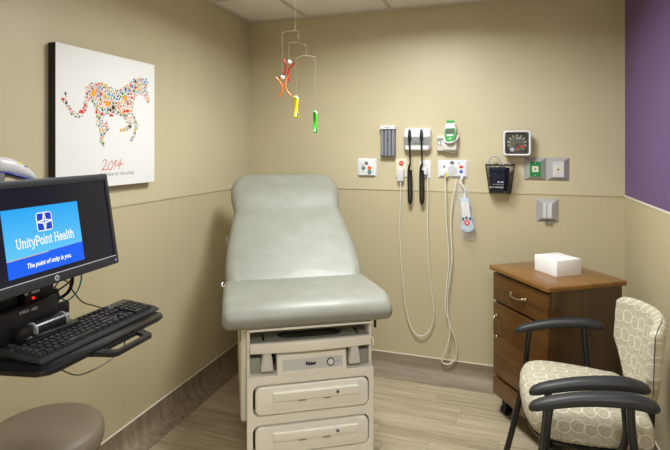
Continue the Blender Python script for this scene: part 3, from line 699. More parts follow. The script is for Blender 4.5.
# pull-out pan tray
b = B(); b.prism(rrect(.524, .17, .006, 3, 0, .09), .018, T(0, 0, .655), .003, 2, holes=(rrect(.29, .11, .045, 8, .005, .108),)); tr = b.done('pan_tray', 'greyp', et)
LP = [(-.262+.524*i/16, -.002-.016*(1-(2*i/16-1)**2)) for i in range(17)]
b = B(); b.prism([(x, y) for x, y in LP]+[(.262, .012), (-.262, .012)], .044, T(0, 0, .635), .006, 3, both=True); b.done('tray_lip', 'cream', tr)
b = B(); b.prism(rrect(.296, .116, .047, 8, .005, .108), .012, T(0, 0, .648)); b.done('pan', 'pan', tr)
for x in (-.205, .212):
    q = B(); q.prism(rrect(.010, .075, .002, 2, x, .078), .001, T(0, 0, .6732)); q.done('tray_slot', 'dark', tr, 0)
for s_ in (-1, 1):
    q = B(); q.sweep([(s_*.265, -.004, .672), (s_*.271, -.012, .660), (s_*.270, -.010, .640), (s_*.265, 0, .634)], .003, None, 8); q.done('tray_clip', 'cream2', tr)
# seat plate, cushions
b = B(); b.bb(-.268, .268, -.005, .55, .729, .739, .003); b.bb(-.24, .24, .5, .75, .69, .739, .01); b.done('seat_frame', 'cream', et)
SPR = [(.52, .742), (.51, .79), (.50, .815), (.47, .827), (.40, .833), (.28, .840), (.16, .850), (.09, .853), (.045, .847), (.008, .832), (-.018, .808), (-.028, .782), (-.025, .762), (-.01, .746), (.01, .742)]
b = B(); b.prism(SPR, .742, frame((-.379, 0, 0), (0, 1, 0), (0, 0, 1)), .035, 6, both=True); b.done('seat_cushion', 'vinyl', et, 60)
ang = radians(41)
BD = Vector((0, cos(ang), sin(ang))); BN = Vector((0, -sin(ang), cos(ang)))
o0 = Vector((-.008, .47, .795))
half = [(0, .356), (.09, .362), (.20, .356), (.31, .343), (.40, .328), (.455, .316), (.50, .313), (.55, .322), (.61, .331), (.67, .331), (.72, .318), (.755, .288), (.778, .24), (.791, .17), (.796, 0)]
prof = crom([(w, l, 0) for l, w in half], 3)
out = [(p.x, p.y) for p in prof]+[(-p.x, p.y) for p in reversed(prof[:-1])]
BF = frame(o0-BN*.03, (1, 0, 0), BD)
# padded surface: rim rounded, a soft roll for the head
NU, NV = 36, 44
def wid(l):
    for (l0, w0), (l1, w1) in zip(half, half[1:]):
        if l <= l1: return w0+(w1-w0)*(l-l0)/max(1e-6, l1-l0)
    return 0
SM = [(max(.0, q.y), q.x) for q in crom([(w, l, 0) for l, w in half], 6)]
def widS(l):
    for (l0, w0), (l1, w1) in zip(SM, SM[1:]):
        if l <= l1 and l1 > l0: return w0+(w1-w0)*(l-l0)/(l1-l0)
    return 0.0
def backpt(u, v):
    l = .796*(1-(1-v)**1.6) if v > .0 else 0
    w = max(widS(min(l, .7959)), .002)
    x = sin((2*u-1)*pi/2)*w
    e = min((w-abs(x)), .796-l, l+.03)
    k = min(1, max(0, e)/.045); h = .075-.038*(1-sqrt(max(0, 1-(1-k)**2)))
    h += .009*math.exp(-((l-.63)/.08)**2)*min(1, k) - .004*math.exp(-((l-.48)/.04)**2)*min(1, k)
    base = o0 + BD*l + Vector((x, 0, 0))
    k2 = min(1, max(0, e)/.02)
    return base + BN*(h-.03), base - BN*(.012+.018*k2)
b = B(); b.grid(backpt, NU, NV, 0); b.done('backrest', 'vinyl', et, 70)
b = B(); b.bb(-.05, .05, 0, .5, -.05, -.032, .004, Mx=frame(o0+BD*.03, (1, 0, 0), BD)); b.cyl((0, .86, .735), tuple(o0+BD*.30-BN*.04), .014); b.done('back_support', 'blackm', et)
b = B(); b.tube([(-.372, .46, .80), (-.382, .47, .795), (-.386, .48, .808), (-.378, .49, .816)], .002); b.cyl((-.365, .465, .797), (-.385, .465, .797), .003); tag(b.done('strap_hook', 'chrome', et), 'small bright hook at the back joint')
b = B(); b.bb(-.364, -.360, .66, .70, .955, 1.01, .001, Mx=None); tag(b.done('side_tag', 'vinyl', et), 'pale tab on the edge of the backrest')
b = B(); b.cyl((.297, .05, .735), (.297, .05, .69), .006, bev=.002); b.cyl((.27, .05, .733), (.30, .05, .733), .005); tag(b.done('release_lever', 'black', et), 'small black lever below the seat')

# ------------------------------------------------------------------ hanging mobile
mo = thing('hanging_mobile', 'ceiling mobile with red, orange, yellow and green bent figures', 'mobile', (-.949, 2.213, ZC))
s_ = 1/204.6
cx_, sx_ = cos(radians(18.57)), sin(radians(18.57))
def mp(px, py, dy=0):                                # a place in the mobile's own hanging plane: metres from its thread, height below the ceiling
    r = (px-294.6)*s_; return Vector((r*cx_-dy*sx_, r*sx_+dy*cx_, 1.506-(py-147)*s_-ZC))
def thread(p0, p1, r=.0005): return B().tube([p0, p1], r, 6, k=1).done('thread', 'thread', mo, 0)
q = mp(294.6, 30); thread((0, 0, 0), q)
def arm(p0, p1, up):
    m_ = (Vector(p0)+Vector(p1))/2+Vector((0, 0, up)); return B().tube([p0, m_, p1], .0007, 6).done('arm_wire', 'thread', mo)
A1 = (mp(281.5, 33), mp(297.6, 31)); A2 = (mp(287.7, 41, .03), mp(305.6, 45)); A3 = (mp(295.3, 58), mp(314.8, 57))
arm(A1[0], A1[1], .005); arm(A2[0], A2[1], .006); arm(A3[0], A3[1], .010)
thread(A1[1], mp(297.6, 40.5)); thread(A2[1], mp(305.6, 55))
def figure(p_top, p, m, rot, tilt):
    thread(p_top, p)
    F = T(*p) @ Rz(18.57+rot) @ Ry(tilt)
    b = B()
    for s in (-1, 1):
        pts = [F @ Vector((s*(.031-.0225*(1-((z/.050)**2))), 0, -.045+z)) for z in (-.050, -.033, -.016, 0, .016, .033, .050)]
        b.sweep(pts, (.0042, .0072), tuple((F.to_3x3() @ Vector((0, 1, 0)))), 10)
    f = b.done('figure', m, mo, 60)
    B().ball(F @ Vector((0, 0, .0)), .0105, 0, n=14).done('bead', 'bead', f, 60)
figure(A2[0], mp(288.3, 61, .03), 'gred', 0, 16)
figure(A1[0], mp(281.8, 77.5), 'gor', 0, -8)
figure(A3[0], mp(295.7, 98), 'gye', 84, 0)
figure(A3[1], mp(314.6, 113), 'ggr', 86, 0)

# ------------------------------------------------------------------ things on the back wall
def wt(name, label, cat, x, z, group=None): return thing(name, label, cat, (x, YB, z), 0, group)
W = lambda x=0, z=0, out=0: onwall(x, z, -out)       # local plane facing the room, `out` metres off the wall
# specula dispenser
d = wt('specula_dispenser', 'grey wall dispenser with vertical tubes left of the instrument set', 'dispenser', -.706, 1.552)
b = B(); b.prism(rrect(.098, .165, .003, 2, 0, -.015), .02, W()); b.done('back_plate', 'greyd', d)
for i in range(4):
    x = -.0368+.0245*i
    q = B(); q.prism([(x-.0105, 0), (x-.009, .015), (x-.0045, .021), (x+.0045, .021), (x+.009, .015), (x+.0105, 0)], .168, Matrix(((1, 0, 0, 0), (0, -1, 0, -.019), (0, 0, 1, -.102), (0, 0, 0, 1)))); q.done('tube', 'tube', d)
b = B(); b.prism(circ(.0042, 12, 0, .0), .006, W(0, .005, .03)); b.done('keyhole', 'dark', d)
b = B(); b.prism(rrect(.103, .024, .004, 3, 0, .083), .046, W(), .004); hd = b.done('top_cap', 'white', d)
b = B(); b.prism(rrect(.040, .008, .003, 3, 0, .083), .0004, W(0, 0, .046)); b.done('cap_print', 'greyl', hd, 0)
b = B(); b.bb(-.050, .050, -.042, -.0, -.106, -.100, .002); b.done('foot_cap', 'greyd', d)
# code-call plate
d = wt('call_plate', 'white call plate with four green, orange and navy buttons', 'wall plate', -.855, 1.369, 'call plates on the back wall')
b = B(); b.prism(rrect(.132, .118, .008, 4), .008, W(), .003); b.prism([(-.052, -.054), (.052, -.054), (.05, -.044), (.05, .05), (-.05, .05), (-.05, -.044)], .012, W(0, 0, .0075), .004); b.done('plate', 'white', d)
for x, z, r, m in ((-.0, .028, .011, 'navyp'), (-.021, -.004, .0135, 'dgreen'), (.021, -.004, .0135, 'orange'), (.021, -.032, .0135, 'dgreen')):
    q = B(); q.prism(circ(r, 24, x, z), .004, W(0, 0, .019), .001, mi=0)
    q.prism(rrect(r*.9, r*.3, .001, 2, x, z) if m != 'dgreen' else circ(r*.32, 10, x, z), .0003, W(0, 0, .0231), mi=1); q.done('button', [m, 'white' if m != 'orange' else 'red'], d)
b = B(); b.prism(rrect(.02, .003, .001, 2, -.028, .019), .0004, W(0, 0, .0196), mi=0); b.prism(rrect(.022, .004, .001, 2, -.02, -.03), .0004, W(0, 0, .0196), mi=1); b.done('plate_print', ['red', 'greyl'], d, 0)
# red button plate with plug
d = wt('call_plate', 'ivory plate with a red button and a grey plug below it', 'wall plate', -.6185, 1.367, 'call plates on the back wall')
B().prism(rrect(.076, .12, .005, 4), .007, W(), .002).done('plate', 'ivory', d)
q = B(); q.prism(circ(.0155, 28, -.001, .032), .006, W(0, 0, .006), .0015, mi=0); q.prism(rrect(.018, .003, .001, 2, -.001, .032), .0004, W(0, 0, .0122), mi=1); q.done('button', ['red', 'white'], d)
cc = thing('looped_cable', 'pale call cord hanging in a wide loop from the red-button plate', 'cord', (-.622, YB, 1.32), 0, 'pale cords looping down the back wall')
b = B(); b.prism(rrect(.043, .082, .006, 4, 0, 0), .028, W(0, 0, .0075), .005); b.cyl((.0, -.022, -.041), (.0, -.022, -.062), .008, .006); b.done('plug', 'scanw', cc)
b = B(); L1 = [(-.622,1.262),(-.621,1.189),(-.627,.97),(-.613,.68),(-.582,.42),(-.541,.306),(-.482,.274),(-.424,.333),(-.404,.439),(-.43,.663),(-.443,.922),(-.443,1.181),(-.446,1.31)]
b.tube([(x+.622, -.022, z-1.32) for x, z in L1], .0042, 10, k=8); b.done('cord', 'cord', cc)
# outlet behind the instrument cords
d = wt('outlet_plate', 'white outlet plate partly hidden behind the right instrument cord', 'wall plate', -.462, 1.361)
B().prism(rrect(.069, .118, .005, 4), .006, W(), .002).done('plate', 'white', d)
q = B(); q.prism(rrect(.034, .068, .006, 4), .003, W(0, 0, .006), .001); q.done('socket_face', 'offw', d)
q = B(); q.prism(rrect(.026, .045, .004, 4, .002, -.012), .030, W(0, 0, .009), .004); q.done('plug', 'white', d)
# otoscope / ophthalmoscope wall set
d = wt('instrument_station', 'white wall station cradling two black diagnostic instruments', 'medical instrument', -.5105, 1.555)
b = B()
b.prism(rrect(.176, .148, .026, 8), .045, W(), .012, 4); b.done('housing', 'white', d)
b = B(); b.prism([(-.082, -.052), (.082, -.052), (.086, .018), (-.086, .018)], .004, W(0, 0, .0435), .002); b.done('cradle_recess', 'greym', d)
b = B(); b.prism([(-.07, -.068), (.07, -.068), (.08, -.04), (-.08, -.04)], .010, W(0, 0, .043), .004); b.done('lower_shelf', 'white', d)
b = B(); b.prism(circ(.004, 12, -.002, -.046), .002, W(0, 0, .0525)); tag(b.done('power_light', 'ledg', d), 'green light')
b = B(); b.prism(rrect(.046, .006, .002, 3, 0, -.024), .0005, W(0, 0, .0473)); b.done('station_print', 'greyd', d, 0)
for x, nm, lab in ((-.0455, 'otoscope', 'left black instrument hanging in the white wall station'), (.0315, 'ophthalmoscope', 'right black instrument hanging in the white wall station')):
    q = wt(nm, lab, 'medical instrument', -.5105+x, 1.555, 'black instruments in the wall station')
    b = B(); b.cyl((0, -.062, .010), (0, -.058, .052), .0125, .009, bev=.003); b.cyl((0, -.062, .016), (0, -.064, -.012), .0085); b.ball((0, -.06, .058), .0085, 0, (1, 1, .8)); b.done('head', 'blackm', q)
    b = B()
    for k in (-1, 1): b.cyl((k*.011, -.052, .010), (k*.021, -.046, .018), .0035, mi=0)
    b.done('cradle_clip', 'pale', q)
    b = B(); b.cyl((0, -.064, -.012), (.002, -.060, -.075), .0068, .0058); b.cyl((.002, -.06, -.075), (.003, -.05, -.165), .0055, .005); b.done('handle', 'black', q)
    w = .0085
    b = B(); b.tube([(.003, -.05, -.16), (-.006, -.046, -.185), (-w-.001, -.042, -.24), (-w, -.04, -.36), (-w*.8, -.04, -.402), (.001, -.04, -.416), (w*.9, -.04, -.400), (w+.001, -.04, -.36), (w, -.042, -.25), (.006, -.045, -.20)], .0075, 10); b.done('coiled_cord', 'black', q)
# thermometer
d = wt('thermometer_dock', 'white thermometer dock on the wall above the nurse call panel', 'medical instrument', -.320, 1.534)
b = B(); b.prism([(-.066, -.052), (-.03, -.054), (.035, -.068), (.055, -.064), (.064, -.054), (.064, .046), (-.064, .044)][::1], .040, W(), .006, 3); b.prism(rrect(.085, .075, .008, 4, .018, -.012), .02, W(0, 0, .038), .006); b.done('dock_body', 'offw', d)
b = B(); b.prism(rrect(.046, .044, .005, 3, -.038, .006), .003, W(0, 0, .0395), mi=0); b.prism(rrect(.014, .022, .002, 2, -.049, -.002), .004, W(0, 0, .041), mi=1); b.prism(rrect(.018, .026, .002, 2, -.026, -.002), .004, W(0, 0, .041), mi=1); b.done('probe_cover_box', ['greym', 'white'], d)
b = B(); b.tube([(-.016, -.056, .010), (.008, -.080, .000), (.042, -.078, .004), (.062, -.05, .022), (.068, -.03, .05)], .0048, 8); b.done('holder_ring', 'white', d)
th = wt('thermometer', 'green and white handheld thermometer standing in the wall dock', 'medical instrument', -.320, 1.534)
def TH(out): return frame((.022, -.058-out, .060), (1, 0, .02), (0, .1, 1))
shape = crom([(-.030, .045, 0), (-.036, .02, 0), (-.034, -.02, 0), (-.024, -.05, 0), (-.008, -.062, 0), (.008, -.062, 0), (.024, -.05, 0), (.034, -.02, 0), (.036, .02, 0), (.030, .045, 0)], 4)
b = B(); b.prism([(p.x, p.y) for p in shape]+[(.027, .062), (-.027, .062)], .030, TH(-.015), .006, 3, both=True); b.done('case', 'white', th)
b = B(); b.prism([(p.x*.93, p.y*.86-.008) for p in shape], .002, TH(.0148)); fp = b.done('face_panel', 'green', th)
b = B(); b.prism(rrect(.050, .030, .004, 3, 0, .010), .001, TH(.0168)); b.done('display', 'lcd', fp)
b = B(); b.prism(rrect(.040, .011, .002, 2, 0, -.014), .002, TH(.0168), mi=0); b.prism(circ(.008, 16, 0, -.036), .002, TH(.0168), mi=1); b.done('buttons', ['white', 'greyl'], fp)
b = B(); b.prism(rrect(.046, .018, .004, 3, 0, .072), .024, TH(-.012), .003, both=True); tag(b.done('probe_cap', 'green', th), 'green cap on top')
# nurse call panel
d = wt('nurse_call_panel', 'wide white nurse call panel with round speaker grille', 'wall plate', -.287, 1.3655)
b = B(); b.prism(rrect(.186, .113, .008, 4), .008, W(), .003); b.prism(rrect(.168, .10, .006, 4, 0, .003), .010, W(0, 0, .0075), .004); b.done('plate', 'white', d)
b = B(); b.prism(circ(.030, 36, -.002, -.008), .002, W(0, 0, .0172), .0005, mi=0)
for i in range(-4, 5):
    w_ = sqrt(max(0, .027**2-(.006*i)**2)); b.prism(rrect(2*w_, .0016, .0006, 1, -.002, -.008+.006*i), .0004, W(0, 0, .0192), mi=1)
b.done('speaker_grille', ['grille', 'greyl'], d)
b = B(); b.prism(circ(.0115, 24), .002, W(-.003, .038, .0172) @ Matrix.Diagonal((1.1, .8, 1, 1)), mi=0); b.prism(rrect(.010, .003, .001, 2, -.003, .038), .0004, W(0, 0, .0193), mi=1); tag(b.done('panel_emblem', ['navyp', 'white'], d), 'small navy oval mark')
b = B(); b.prism(rrect(.018, .004, .001, 1, -.005, .0495), .0004, W(0, 0, .0176)); b.done('panel_print', 'red', d, 0)
b = B(); b.prism(rrect(.010, .012, .001, 2, -.053, .014), .001, W(0, 0, .0172)); b.done('jack', 'dark', d)
b = B(); b.prism(rrect(.022, .017, .002, 2, .053, .014), .0008, W(0, 0, .0172), mi=0); b.prism(circ(.0105, 20, .053, -.016), .003, W(0, 0, .0172), .0008, mi=1); b.prism(rrect(.016, .010, .002, 2, .04, .036), .0006, W(0, 0, .0172), mi=2); b.done('panel_buttons', ['red', 'blue', 'greyl'], d)
pc = thing('looped_cable', 'long pale cord hanging in a narrow loop almost to the floor', 'cord', (-.332, YB, 1.34), 0, 'pale cords looping down the back wall')
b = B(); b.prism(rrect(.012, .03, .003, 3, -.004, 0), .026, W(0, 0, .0185), .002, mi=0); b.prism(rrect(.012, .024, .001, 2, .009, -.012), .018, W(0, 0, .0185), mi=1); b.cyl((-.002, -.03, -.014), (.0, -.03, -.046), .006, .004, mi=0); tag(b.done('plug', ['white', 'yellow'], pc), 'white plug with a yellow tag')
L2 = [(-.332,1.295),(-.328,1.2),(-.324,1.018),(-.309,.788),(-.324,.617),(-.33,.472),(-.297,.364),(-.263,.256),(-.269,.163),(-.309,.118),(-.354,.134),(-.328,.208),(-.303,.309),(-.314,.41),(-.318,.511),(-.313,.602),(-.300,.705),(-.290,.818),(-.297,1.019),(-.286,1.167),(-.27,1.24),(-.262,1.305)]
b = B(); b.tube([(x+.332, -.03-.006*sin(i*1.3), z-1.34) for i, (x, z) in enumerate(L2)], .0046, 10, k=8); b.done('cord', 'cord', pc)
# pillow speaker handset in a clear bag
hs = thing('call_handset', 'white and pale blue call handset bagged in clear film', 'handset', (-.203, YB, 1.10))
def HS(x, z, out): return frame((x, -.03-out, z), (1, 0, .1), (-.1, 0, 1))
b = B(); hp_ = crom([(-.028, .062, 0), (-.024, .078, 0), (0, .088, 0), (.024, .078, 0), (.028, .062, 0), (.0275, .0, 0), (.032, -.06, 0), (.040, -.09, 0), (.036, -.118, 0), (0, -.132, 0), (-.036, -.118, 0), (-.040, -.09, 0), (-.032, -.06, 0), (-.0275, .0, 0)], 4, True)
b.prism([(p.x, p.y) for p in hp_], .026, HS(0, 0, -.008), .008, 4, both=True); b.done('handset_body', 'pale', hs)
b = B(); b.prism(rrect(.048, .10, .006, 4, 0, .016), .0015, HS(0, 0, .018)); b.done('face_label', 'white', hs)
b = B()
for x, z in ((-.021, -.045), (0, -.038), (.021, -.045)): b.prism(rrect(.013, .018, .003, 3, x, z), .004, HS(0, 0, .0175), .001)
b.done('volume_keys', 'navyp', hs)
b = B(); b.prism(circ(.0175, 24, 0, -.068), .004, HS(0, 0, .0175), .001, mi=0); b.prism(rrect(.008, .014, .002, 2, 0, -.068), .0006, HS(0, 0, .0216), mi=1); tag(b.done('call_button', ['red', 'white'], hs), 'red round call button')
b = B(); b.tube([(-.022, -.03, .215), (-.030, -.032, .20), (-.030, -.034, .178), (-.018, -.036, .160), (-.006, -.034, .13), (-.006, -.03, .09)], .006, 10, mi=0); b.cyl((-.022, -.026, .225), (-.028, -.032, .20), .0085, mi=0); b.cyl((-.0065, -.031, .108), (-.008, -.03, .076), .009, .011, mi=0); b.done('handset_cord', 'white', hs)
rb = random.Random(3)
def bagpt(u, v):
    z = .165-.335*v; ww = .048+.012*sin(v*pi); sh = -.035*(1-v)**1.3+.002+.028*max(0, v-.6)
    x = (2*u-1)*ww+sh; wob = .016*noise.noise(Vector((x*40, z*40, .3)))+.004*sin(u*pi*3+v*9)
    e = sin(u*pi)
    return Vector((x, -.034-.032*e-wob*e, z+.012*noise.noise(Vector((u*6, 2, v*3))))), Vector((x, -.018+.004*e, z))
b = B(); b.grid(bagpt, 22, 34, 0); tag(b.done('clear_bag', 'bag', hs, 60), 'crumpled clear plastic bag')
# gauge
d = wt('pressure_gauge', 'square white-rimmed blood pressure gauge with a dark dial', 'medical instrument', .098, 1.529)
b = B(); b.prism(rrect(.150, .145, .016, 6), .012, W(0, -.005), .003); b.bb(-.05, .05, -.05, -.01, -.05, .04, .006); b.done('bracket', 'greym', d)
b = B(); b.prism(rrect(.158, .153, .020, 8), .030, W(0, 0, .045), .006, 3, both=False, holes=(rrect(.134, .130, .012, 8),)); b.done('rim', 'white', d)
b = B(); b.prism(rrect(.138, .134, .012, 6), .004, W(0, 0, .05)); dl = b.done('dial', 'dial', d)
b = B(); b.prism(circ(.054, 40), .0006, W(0, -.002, .0541), holes=(circ(.051, 40),), mi=0); b.prism(circ(.047, 40), .0004, W(0, -.002, .0541), mi=0)
for i in range(11):
    a = radians(-130+26*i)+pi/2
    b.prism(rrect(.012, .008, .001, 2), .001, W(0, -.002, .0546) @ Rz(math.degrees(a)) @ T(.049, 0, 0), mi=1)
for i in range(41):
    a = radians(-130+6.5*i)+pi/2; b.prism(rrect(.004, .0009, .0003, 1), .0006, W(0, -.002, .0546) @ Rz(math.degrees(a)) @ T(.040, 0, 0), mi=1)
b.done('dial_scale', ['lcd', 'dialm'], dl)
b = B(); b.prism([(-.0026, -.012), (.0026, -.012), (.0008, .042), (-.0008, .042)], .001, W(0, -.012, .057) @ Rz(172), mi=0); b.prism(circ(.006, 16, 0, -.012), .003, W(0, 0, .0565), mi=1); b.done('needle', ['red', 'dark'], dl)
b = B(); b.prism(circ(.013, 18, -.028, -.038), .0008, W(0, 0, .0548), mi=0); b.prism(rrect(.03, .008, .001, 2, .008, .03), .0006, W(0, 0, .0548), mi=0); b.prism(rrect(.022, .014, .003, 2, .030, -.022), .0006, W(0, 0, .0548), mi=1); b.done('dial_print', ['pale', 'red'], dl)
b = B(); b.prism(rrect(.136, .132, .012, 6), .002, W(0, 0, .066)); tag(b.done('lens', 'clear', d), 'clear square lens')
# three stainless plates
def plate(name, label, x, z, insert):
    d = wt(name, label, 'wall plate', x, z, 'stainless wall plates')
    o1, i1 = .0635, .033
    b = B(); bm = bmesh.new()
    V = [bm.verts.new((sx*o1, 0, sz*.0705)) for sx, sz in ((-1, -1), (1, -1), (1, 1), (-1, 1))]+[bm.verts.new((sx*i1, -.020, sz*.048)) for sx, sz in ((-1, -1), (1, -1), (1, 1), (-1, 1))]
    V += [bm.verts.new((sx*o1, 0.0, sz*.0705)) for sx, sz in ((-1, -1), (1, -1), (1, 1), (-1, 1))]
    for i in range(4):
        j = (i+1) % 4; bm.faces.new((V[i], V[j], V[4+j], V[4+i]))
    bm.faces.new(V[4:8]); bmesh.ops.remove_doubles(bm, verts=bm.verts[:], dist=1e-6); bm.faces.new([v for v in bm.verts if abs(v.co.y) < 1e-6][:4]) if False else None
    b._add(bm); b.done('bevelled_frame', 'steel', d, 0)
    if insert in ('green', 'white'):
        b = B(); b.prism(rrect(.062, .092, .002, 2), .002, W(0, 0, .0202)); b.done('insert', 'dgreenp' if insert == 'green' else 'steel2', d)
        b = B(); b.prism(rrect(.036, .036, .002, 2), .003, W(0, 0, .0222), mi=0); b.prism(circ(.007, 16), .001, W(0, 0, .0252), mi=1); b.done('key_switch', ['ivory', 'greym'], d)
        b = B()
        for s in (-1, 1): b.prism(circ(.0035, 12, 0, s*.037), .0015, W(0, 0, .0222))
        b.done('screws', 'greyl', d)
    else:
        b = B()
        for xx in (-.014, .018): b.prism(rrect(.012, .094, .003, 3, xx, 0), .012, W(0, 0, .0202), .003)
        b.prism(rrect(.05, .092, .002, 2, 0, 0), .003, W(0, 0, .0202)); b.prism(circ(.0035, 12, 0, .038), .0015, W(0, 0, .0232)); b.prism(circ(.0035, 12, 0, -.038), .0015, W(0, 0, .0232)); b.done('rail_insert', 'steel2', d)
        b = B()
        for xx in (-.01, .005, .018): b.prism(rrect(.007, .016, .003, 3, xx, -.076), .012, W(0, 0, .003))
        b.done('cable_stub', 'greym', d)
M['dgreenp'] = mat('green_insert', (22, 128, 62), .4, var=.03)
plate('steel_plate', 'stainless wall plate with a green centre beside the gauge', .203, 1.372, 'green')
plate('steel_plate', 'stainless wall plate with a silver-white centre right of the green one', .3305, 1.372, 'white')
plate('steel_plate', 'lone stainless wall plate with vertical rails below the other two', .273, 1.123, 'rails')
# wire basket with a cuff in it
bk = wt('wire_basket', 'black wire wall basket below the pressure gauge', 'basket', 0, 1.31)
b = B()
def ring(z, wx, dy): return [(-wx, -.004, z), (-wx*.96, -dy*.55, z), (-wx*.7, -dy, z), (wx*.7, -dy, z), (wx*.96, -dy*.55, z), (wx, -.004, z)]
for z, wx, dy in ((.088, .088, .11), (.084, .0875, .109), (-.088, .064, .08)): b.tube(ring(z, wx, dy), .0022, 6, k=3, mi=0)
for i in range(23):
    f = i/22*5; R1, R2 = ring(.088, .088, .11), ring(-.088, .064, .08); j = min(int(f), 4); g = f-j
    p1 = Vector(R1[j]).lerp(Vector(R1[j+1]), g); p2 = Vector(R2[j]).lerp(Vector(R2[j+1]), g); b.tube([p1, p2], .0014, 6, k=1)
for z in (.03, -.03):
    k = (z+.088)/.176; b.tube(ring(z, .064+.024*k, .08+.03*k), .0014, 6, k=3)
for x in (-.04, -.013, .013, .04): b.tube([(x, -.004, -.088), (x, -.079, -.088)], .0014, 6, k=1)
b.tube([(-.088, -.004, .088), (.088, -.004, .088)], .002, 6, k=1); b.tube([(-.064, -.004, -.088), (.064, -.004, -.088)], .002, 6, k=1)
b.done('wire_frame', 'blackm', bk)
cf = thing('pressure_cuff', 'folded navy pressure cuff with white print inside the wire basket', 'medical instrument', (-.008, YB, 1.31))
def cuff(k, x0_, x1_, z0, z1, y): 
    q = B(); q.prism([(x0_, z0), (x1_, z0+.004), (x1_+.010, z1), (x0_-.008, z1-.004)], .022, W(0, 0, y), .006, 3, both=True); return q.done(k, 'navy', cf)
cuff('cuff_fold', -.048, .034, -.080, .074, .052); cuff('cuff_fold', -.046, .056, -.080, .070, .024)
b = B()
for r, (z, xs) in enumerate(((-.018, ((.0, .018), (.020, .034))), (-.032, ((-.03, -.014), (-.010, .006), (.009, .022), (.024, .034))), (-.050, ((-.046, -.02), (-.016, .004), (.006, .034))))):
    for a_, c_ in xs:
        n_ = max(2, int((c_-a_)/.006))
        for i in range(n_):
            w_ = (c_-a_)/n_; b.prism(rrect(w_*.7, .009 if r != 1 else .005, .001, 1, a_-.006+w_*(i+.5), z), .0005, W(0, 0, .0742))
tag(b.done('cuff_print', 'white', cf, 0), 'white printed marks')
tb = B(); tb.tube([(-.052, -.045, .06), (-.058, -.05, .10), (-.05, -.052, .128), (-.025, -.052, .142), (-.0, -.052, .128), (.008, -.05, .10), (.006, -.045, .06)], .0052, 10)
tag(tb.done('cuff_hose', 'greyl', cf), 'pale grey hose arching above the basket')
b = B()
for x, z, a in ((-.03, .082, 20), (.012, .082, -15), (.038, .083, 10), (.06, .082, -30)): b.box((0, 0, 0), (.03, .02, .010), .003, Mx=T(x, -.05, z) @ Ry(a))
tag(b.done('cuff_lining', 'greyl', cf), 'crumpled pale fabric at the top')

# ------------------------------------------------------------------ cabinet
PH = -55.5
cab = thing('bedside_cabinet', 'cherry wood cabinet with a drawer and door in the right corner', 'cabinet', (.272, 2.859, 0), PH)
cw, cd, cz = .49, .475, .838
TPt = rrect(cw, cd, .012, 4)
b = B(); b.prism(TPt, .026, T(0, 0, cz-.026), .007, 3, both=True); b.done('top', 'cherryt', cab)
bw, bd = cw-.036, cd-.034
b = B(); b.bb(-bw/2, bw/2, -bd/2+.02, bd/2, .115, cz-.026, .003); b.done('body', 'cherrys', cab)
yf = -bd/2+.0195
def FP(z0, z1, x0_=-bw/2+.004, x1_=bw/2-.004): return rrect(x1_-x0_, z1-z0, .003, 2, (x0_+x1_)/2, (z0+z1)/2)
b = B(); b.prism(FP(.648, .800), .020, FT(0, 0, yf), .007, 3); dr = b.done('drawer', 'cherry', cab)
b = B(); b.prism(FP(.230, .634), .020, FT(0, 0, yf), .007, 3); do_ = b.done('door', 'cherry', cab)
b = B(); b.prism(FP(.118, .215), .022, FT(0, 0, yf), .006, 3); b.done('plinth', 'cherry', cab)
b = B(); b.tube([(-.058, yf-.018, .726), (-.05, yf-.034, .726), (-.03, yf-.040, .720), (0, yf-.042, .717), (.03, yf-.040, .720), (.05, yf-.034, .726), (.058, yf-.018, .726)], .0045, 10)
for x in (-.058, .058): b.ball((x, yf-.022, .726), .009, 0, (1, .6, 1))
b.done('handle', 'nickel', dr)
hx = -bw/2+.035
b = B(); b.tube([(hx, yf-.018, .445), (hx, yf-.034, .453), (hx+.005, yf-.04, .475), (hx+.006, yf-.042, .505), (hx+.005, yf-.04, .535), (hx, yf-.034, .557), (hx, yf-.018, .565)], .0045, 10)
for z in (.445, .565): b.ball((hx, yf-.022, z), .009, 0, (1, .6, 1))
b.done('handle', 'nickel', do_)
for sx in (-1, 1):
    for sy in (-1, 1):
        x, y = sx*(bw/2-.035), sy*(bd/2-.05)
        q = B(); q.cyl((x, y, .115), (x, y, .07), .012); q.prism(rrect(.045, .045, .005, 3, x, y), .005, T(0, 0, .110)); q.bb(x-.017, x+.017, y-.005, y+.028, .045, .08, .006)
        for k in (-.012, .012): q.cyl((x+k-.008, y+.014, .0295), (x+k+.008, y+.014, .0295), .0295, bev=.005)
        q.done('caster', 'black', cab)
bx = thing('cardboard_box', 'small closed white box on top of the wooden cabinet', 'box', (.291, 2.862, cz), 0)
e1 = Vector((.124, .099, 0)); e2 = Vector((-.103, .130, 0))
a1 = math.degrees(math.atan2(.099, .124)); bx.rotation_euler = (0, 0, radians(a1-2))
w1, w2, hh = .158, .164, .084
b = B(); b.box((0, 0, hh*.5), (w1, w2, hh), .0015); b.done('carton', 'box', bx)
b = B(); b.bb(-w1/2+.001, w1/2-.001, -.0006, .0006, hh, hh+.0004); b.prism(rrect(.06, .012, .006, 4, .0, .045), .0004, T(0, 0, hh+.0003)); b.done('lid_flap', 'white', bx)

